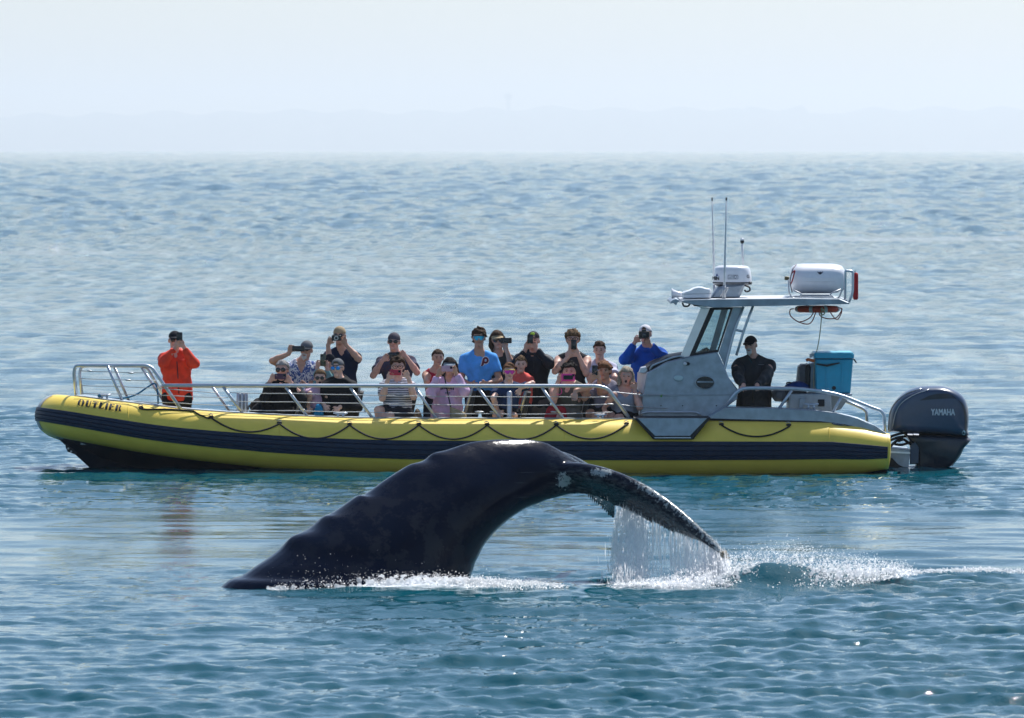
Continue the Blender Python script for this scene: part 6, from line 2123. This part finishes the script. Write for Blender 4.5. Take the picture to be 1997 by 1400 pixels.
mb.add([rf2(1593.5, 529.5), rf2(1596, 529.5), rf2(1597, 531.5), rf2(1599.5, 529), rf2(1602, 531.5), rf2(1603, 529.5), rf2(1605.5, 529.5), rf2(1603, 533), rf2(1599.5, 535.5), rf2(1596, 533)], [(0, 9, 8, 3, 2, 1), (3, 8, 7, 6, 5, 4)])
mb.build('emblem', mat('emblem_navy', (.015, .02, .05), .6), RAFT, 0)
MB().tube(fillet([P(1545, 570, 80.6), P(1540, 548, 80.55), P(1546, 524, 80.6), P(1553, 516, 80.8)], .05), .008, 5).build('strap', mat('grey_webbing', (.2, .18, .2), .8), RAFT, 180)
MB().tube(fillet([P(1544, 533, 80.6), P(1551, 526, 80.6), P(1545, 548, 80.58), P(1541, 556, 80.6)], .03), .009, 5).build('strap', mat('red_webbing', (.4, .03, .04), .8), RAFT, 180)
mb = MB(); lathe_x(mb, [(1530, 542.5, 3.4), (1531, 542.5, 3.8), (1538, 542.5, 3.8), (1539, 542.5, 3.2)], 80.7, 12); mb.build('release_unit', mat('brass_dark', (.08, .07, .03), .5, .3), RAFT, 40)
CYL = empty('rescue_line_bag', P(1668, 582, 81.05), 'red cylinder bag strapped upright to the back of the raft rack', 'rescue bag')
c0 = 81.05
mb = MB(); mb.tube([P(1668.5, 584.5, c0), P(1668.5, 581, c0), P(1668.5, 536, c0), P(1668.5, 533, c0), P(1668.5, 531.5, c0)], [.024, .036, .036, .03, .012], 12).build('bag', cloth('red_bag_cloth', (.50, .025, .03)), CYL, 50)
MB().tube([P(1668, 532, c0), P(1667, 529, c0), P(1669, 527.5, c0)], .006, 5).build('toggle', black_rub, CYL, 180)
MB().tube([P(1663.5, 575, c0 - .03), P(1668, 577.5, c0 - .042), P(1674, 575.5, c0 - .03)], .006, 5).build('strap', mat('red_webbing', 0), CYL, 180)
# life ring seen edge-on, hung under the hardtop
RING = empty('life_ring', P(1593, 603, 80.9), 'orange life ring hung edge on under the hardtop with looped red rope', 'life ring')
mb = MB(); rr = []
cR = P(1594, 602.5, 81.0)
for k in range(40):
    a = 2 * math.pi * k / 40
    d_ = Vector((math.cos(a), math.sin(a), 0))
    rr.append([cR + d_ * (.245 + .055 * math.cos(b)) + Vector((0, 0, .042 * math.sin(b))) for b in [2 * math.pi * q / 12 for q in range(12)]])
mb.loft(rr + [rr[0]], caps=False); mb.build('buoy', cloth('orange_shell', (.62, .07, .04), rough=.5), RING, 180)
for a in (200, 250, 290, 340, 60, 120):
    d_ = Vector((math.cos(R(a)), math.sin(R(a)), 0)); t_ = Vector((-math.sin(R(a)), math.cos(R(a)), 0))
    mb = MB(); rg = []
    for w in (-.022, .022):
        rg.append([cR + d_ * (.245 + .058 * math.cos(b)) + t_ * w + Vector((0, 0, .045 * math.sin(b))) for b in [2 * math.pi * q / 12 for q in range(12)]])
    mb.loft(rg); mb.build('reflective_band', mat('silver_tape', (.5, .5, .5), .4), RING, 40)
rope_r = mat('red_rope', (.35, .05, .04), .8)
for pts in ([(1549, 602), (1541, 604), (1542, 616), (1556, 627), (1574, 632), (1584, 626), (1592, 606)], [(1587, 608), (1580, 619), (1567, 626), (1560, 627)], [(1597, 608), (1600, 616), (1612, 621), (1630, 620), (1640, 608), (1642, 602), (1636, 600)], [(1618, 606), (1624, 616), (1633, 623), (1641, 610), (1641, 601)]):
    sp_ = spline([tuple(P(x, y, 80.72)) for x, y in pts], 5)
    MB().tube([Vector(p) for p in sp_], .0075, 5).build('rope_loop', rope_r, RING, 180)
for px in (1578, 1622):
    MB().tube([P(px, 598, 80.9), P(px, 603, 80.9)], .012, 5).build('lashing', black_rub, RING, 180)
ln = empty('lifting_line', P(1602, 612, 80.75), 'thin pale line hanging from the life ring down to the cooler', 'rope')
MB().tube([Vector(p) for p in spline([tuple(P(x, y, 80.7)) for x, y in ((1603, 598), (1602.5, 614), (1599, 650), (1594, 680), (1589, 698), (1587, 740), (1586, 765))], 5)], .007, 5).build('cord', mat('tan_cord', (.42, .38, .25), .8), ln, 180)
MB().tube([Vector(p) for p in spline([tuple(P(x, y, 80.7)) for x, y in ((1600, 602), (1606, 604), (1608, 611), (1603, 614), (1600, 609))], 4)], .009, 5).build('knot', mat('tan_cord', 0), ln, 180)
# cooler
CO_ = empty('cooler', P(1627, 768, 80.95), 'turquoise hard cooler box strapped beside the helm seat', 'cooler')
turq = mat('turquoise_plastic', (.012, .36, .54), .42, var=.04, coat=.1)
mb = MB(); mb.pxprism([(1590, 700), (1664, 700), (1658.5, 767), (1591.5, 767)], 80.62, 81.28, .02); mb.build('tub', turq, CO_, 30)
mb = MB(); mb.pxprism([(1587.5, 691), (1590, 688.5), (1663, 688.5), (1666, 691), (1665.5, 699), (1588, 699)], 80.585, 81.31, .02); mb.build('lid', turq, CO_, 30)
mb = MB(); mb.pxprism([(1588.5, 688.6), (1664.5, 688.6), (1663, 687.2), (1590, 687.2)], 80.6, 81.29, .006); mb.build('lid_top', mat('turquoise_light', (.10, .50, .66), .4), CO_, 30)
for pts in ([(1594, 707), (1643, 707), (1641, 764), (1612, 764), (1613, 716), (1594, 713)],):
    mb = MB(); mb.pxprism([(1642, 708), (1645.5, 708), (1643, 766), (1640, 766)], 80.608, 80.64, .003); mb.build('rib', turq, CO_, 30)
    mb = MB(); mb.pxprism([(1611, 712), (1613, 712), (1613, 766), (1611, 766)], 80.608, 80.64, .003); mb.build('rib', turq, CO_, 30)
    mb = MB(); mb.pxprism([(1594, 705), (1645, 705), (1645, 708), (1594, 708)], 80.608, 80.64, .003); mb.build('rib', turq, CO_, 30)
mb = MB(); mb.pxprism([(1592, 708.5), (1612, 711), (1637, 706.5), (1638, 708.5), (1613, 715), (1592, 711)], 80.59, 80.61, .003); mb.build('rope_handle', black_rub, CO_, 30)
mb = MB(); mb.pxprism(ring_px(1626.5, 756.5, 3.8, 3.8, 14), 80.60, 80.64, .005); mb.build('drain_plug', black_rub, CO_, 30)
mb = MB(); mb.pxprism([(1664, 699), (1667, 700), (1671.5, 707), (1670, 708), (1666, 703)], 80.8, 81.0, .004); mb.build('latch', black_rub, CO_, 30)
for px in (1582, ):
    mb = MB(); mb.pxprism([(1579, 690), (1588, 689), (1588, 694), (1583, 695), (1583, 698), (1579, 697)], 80.7, 80.76, .004); mb.build('hinge', steel, CO_, 30)
MB().tube([P(x, y, 80.6) for x, y in ((1572, 703), (1576, 701), (1580, 702), (1588, 704))], .022, 6).build('orange_strap', cloth('orange_strap_cloth', (.55, .12, .04)), CO_, 180)
# blue bag and black holdalls
def soft_bag(name, pts, Y0_, Y1_, m, label, cat, group=None, strap=None):
    e = empty(name, P(pts[0][0], max(p[1] for p in pts), (Y0_ + Y1_) / 2), label, cat, group)
    sp = [tuple(p) for p in spline(list(pts) + [pts[0]], 3)[:-1]]
    mb = MB(); mb.pillow(sp, (Y0_ + Y1_) / 2, (Y1_ - Y0_) / 2, .35, 9, 2.4)
    recalc(mb.build('bag_body', m, e, 60))
    if strap: MB().tube([Vector(p) for p in spline([tuple(P(x, y, Y0_ + .03)) for x, y in strap], 4)], .009, 5).build('handle', black_rub, e, 180)
    return e
soft_bag('duffel_bag', [(1528, 757), (1534, 749), (1548, 744), (1564, 744), (1576, 750), (1579, 758), (1565, 761), (1540, 762)], 80.7, 81.0, cloth('blue_bag_cloth', (.012, .045, .18)), 'navy blue duffel bag heaped below the grey helm seat', 'bag', None, [(1534, 749), (1535, 746), (1541, 745.5), (1543, 747)])
soft_bag('handbag', [(877, 792), (884, 795), (892, 798), (908, 806), (907, 818), (880, 818)], 80.26, 80.42, cloth('straw_cloth', (.36, .29, .18)), 'small tan handbag hanging in front of the lilac sweatshirt', 'handbag', None, [(879, 793), (874, 770), (868, 740), (866, 727)])
soft_bag('red_bag', [(1066, 798), (1074, 790), (1098, 792), (1105, 802), (1104, 820), (1064, 820)], 80.22, 80.42, cloth('crimson_cloth', (.32, .02, .03)), 'crimson bag on the deck by the person in olive', 'bag')
soft_bag('rucksack', [(484, 806), (494, 792), (506, 785), (514, 795), (512, 822), (482, 822)], 80.35, 80.6, blk, 'black rucksack on deck before the grey haired person', 'rucksack', None, [(490, 796), (486, 790), (484, 800)])
soft_bag('rucksack', [(806, 808), (812, 797), (818, 800), (823, 812), (822, 822), (804, 822)], 80.5, 80.75, cloth_mat_pattern('brown_weave', (.10, .07, .05), (.22, .17, .12), 60), 'brown patterned rucksack on deck behind the striped shirt', 'rucksack')
soft_bag('water_bottle_bag', [(612, 806), (616, 790), (622, 787), (628, 792), (632, 808), (628, 818), (614, 818)], 80.35, 80.5, cloth('bright_blue_cloth', (.015, .22, .42)), 'bright blue bag in front of the child in pink', 'bag')
# blue mooring line in the bow
ml = empty('mooring_line', P(270, 780, 80.7), 'thin blue mooring line led over the bow rail', 'rope')
bl_r = mat('blue_rope', (.02, .16, .32), .8)
MB().tube([Vector(p) for p in spline([tuple(P(x, y, 80.6)) for x, y in ((200, 775), (222, 777), (248, 775), (268, 768), (286, 756), (297, 749), (302, 748), (306, 756), (308, 775), (308.5, 792))], 5)], .012, 6).build('cord', bl_r, ml, 180)
mb = MB(); mb.ell(P(194.5, 771.5, 80.46), (.032, .03, .026)).build('turns', bl_r, ml, 180)
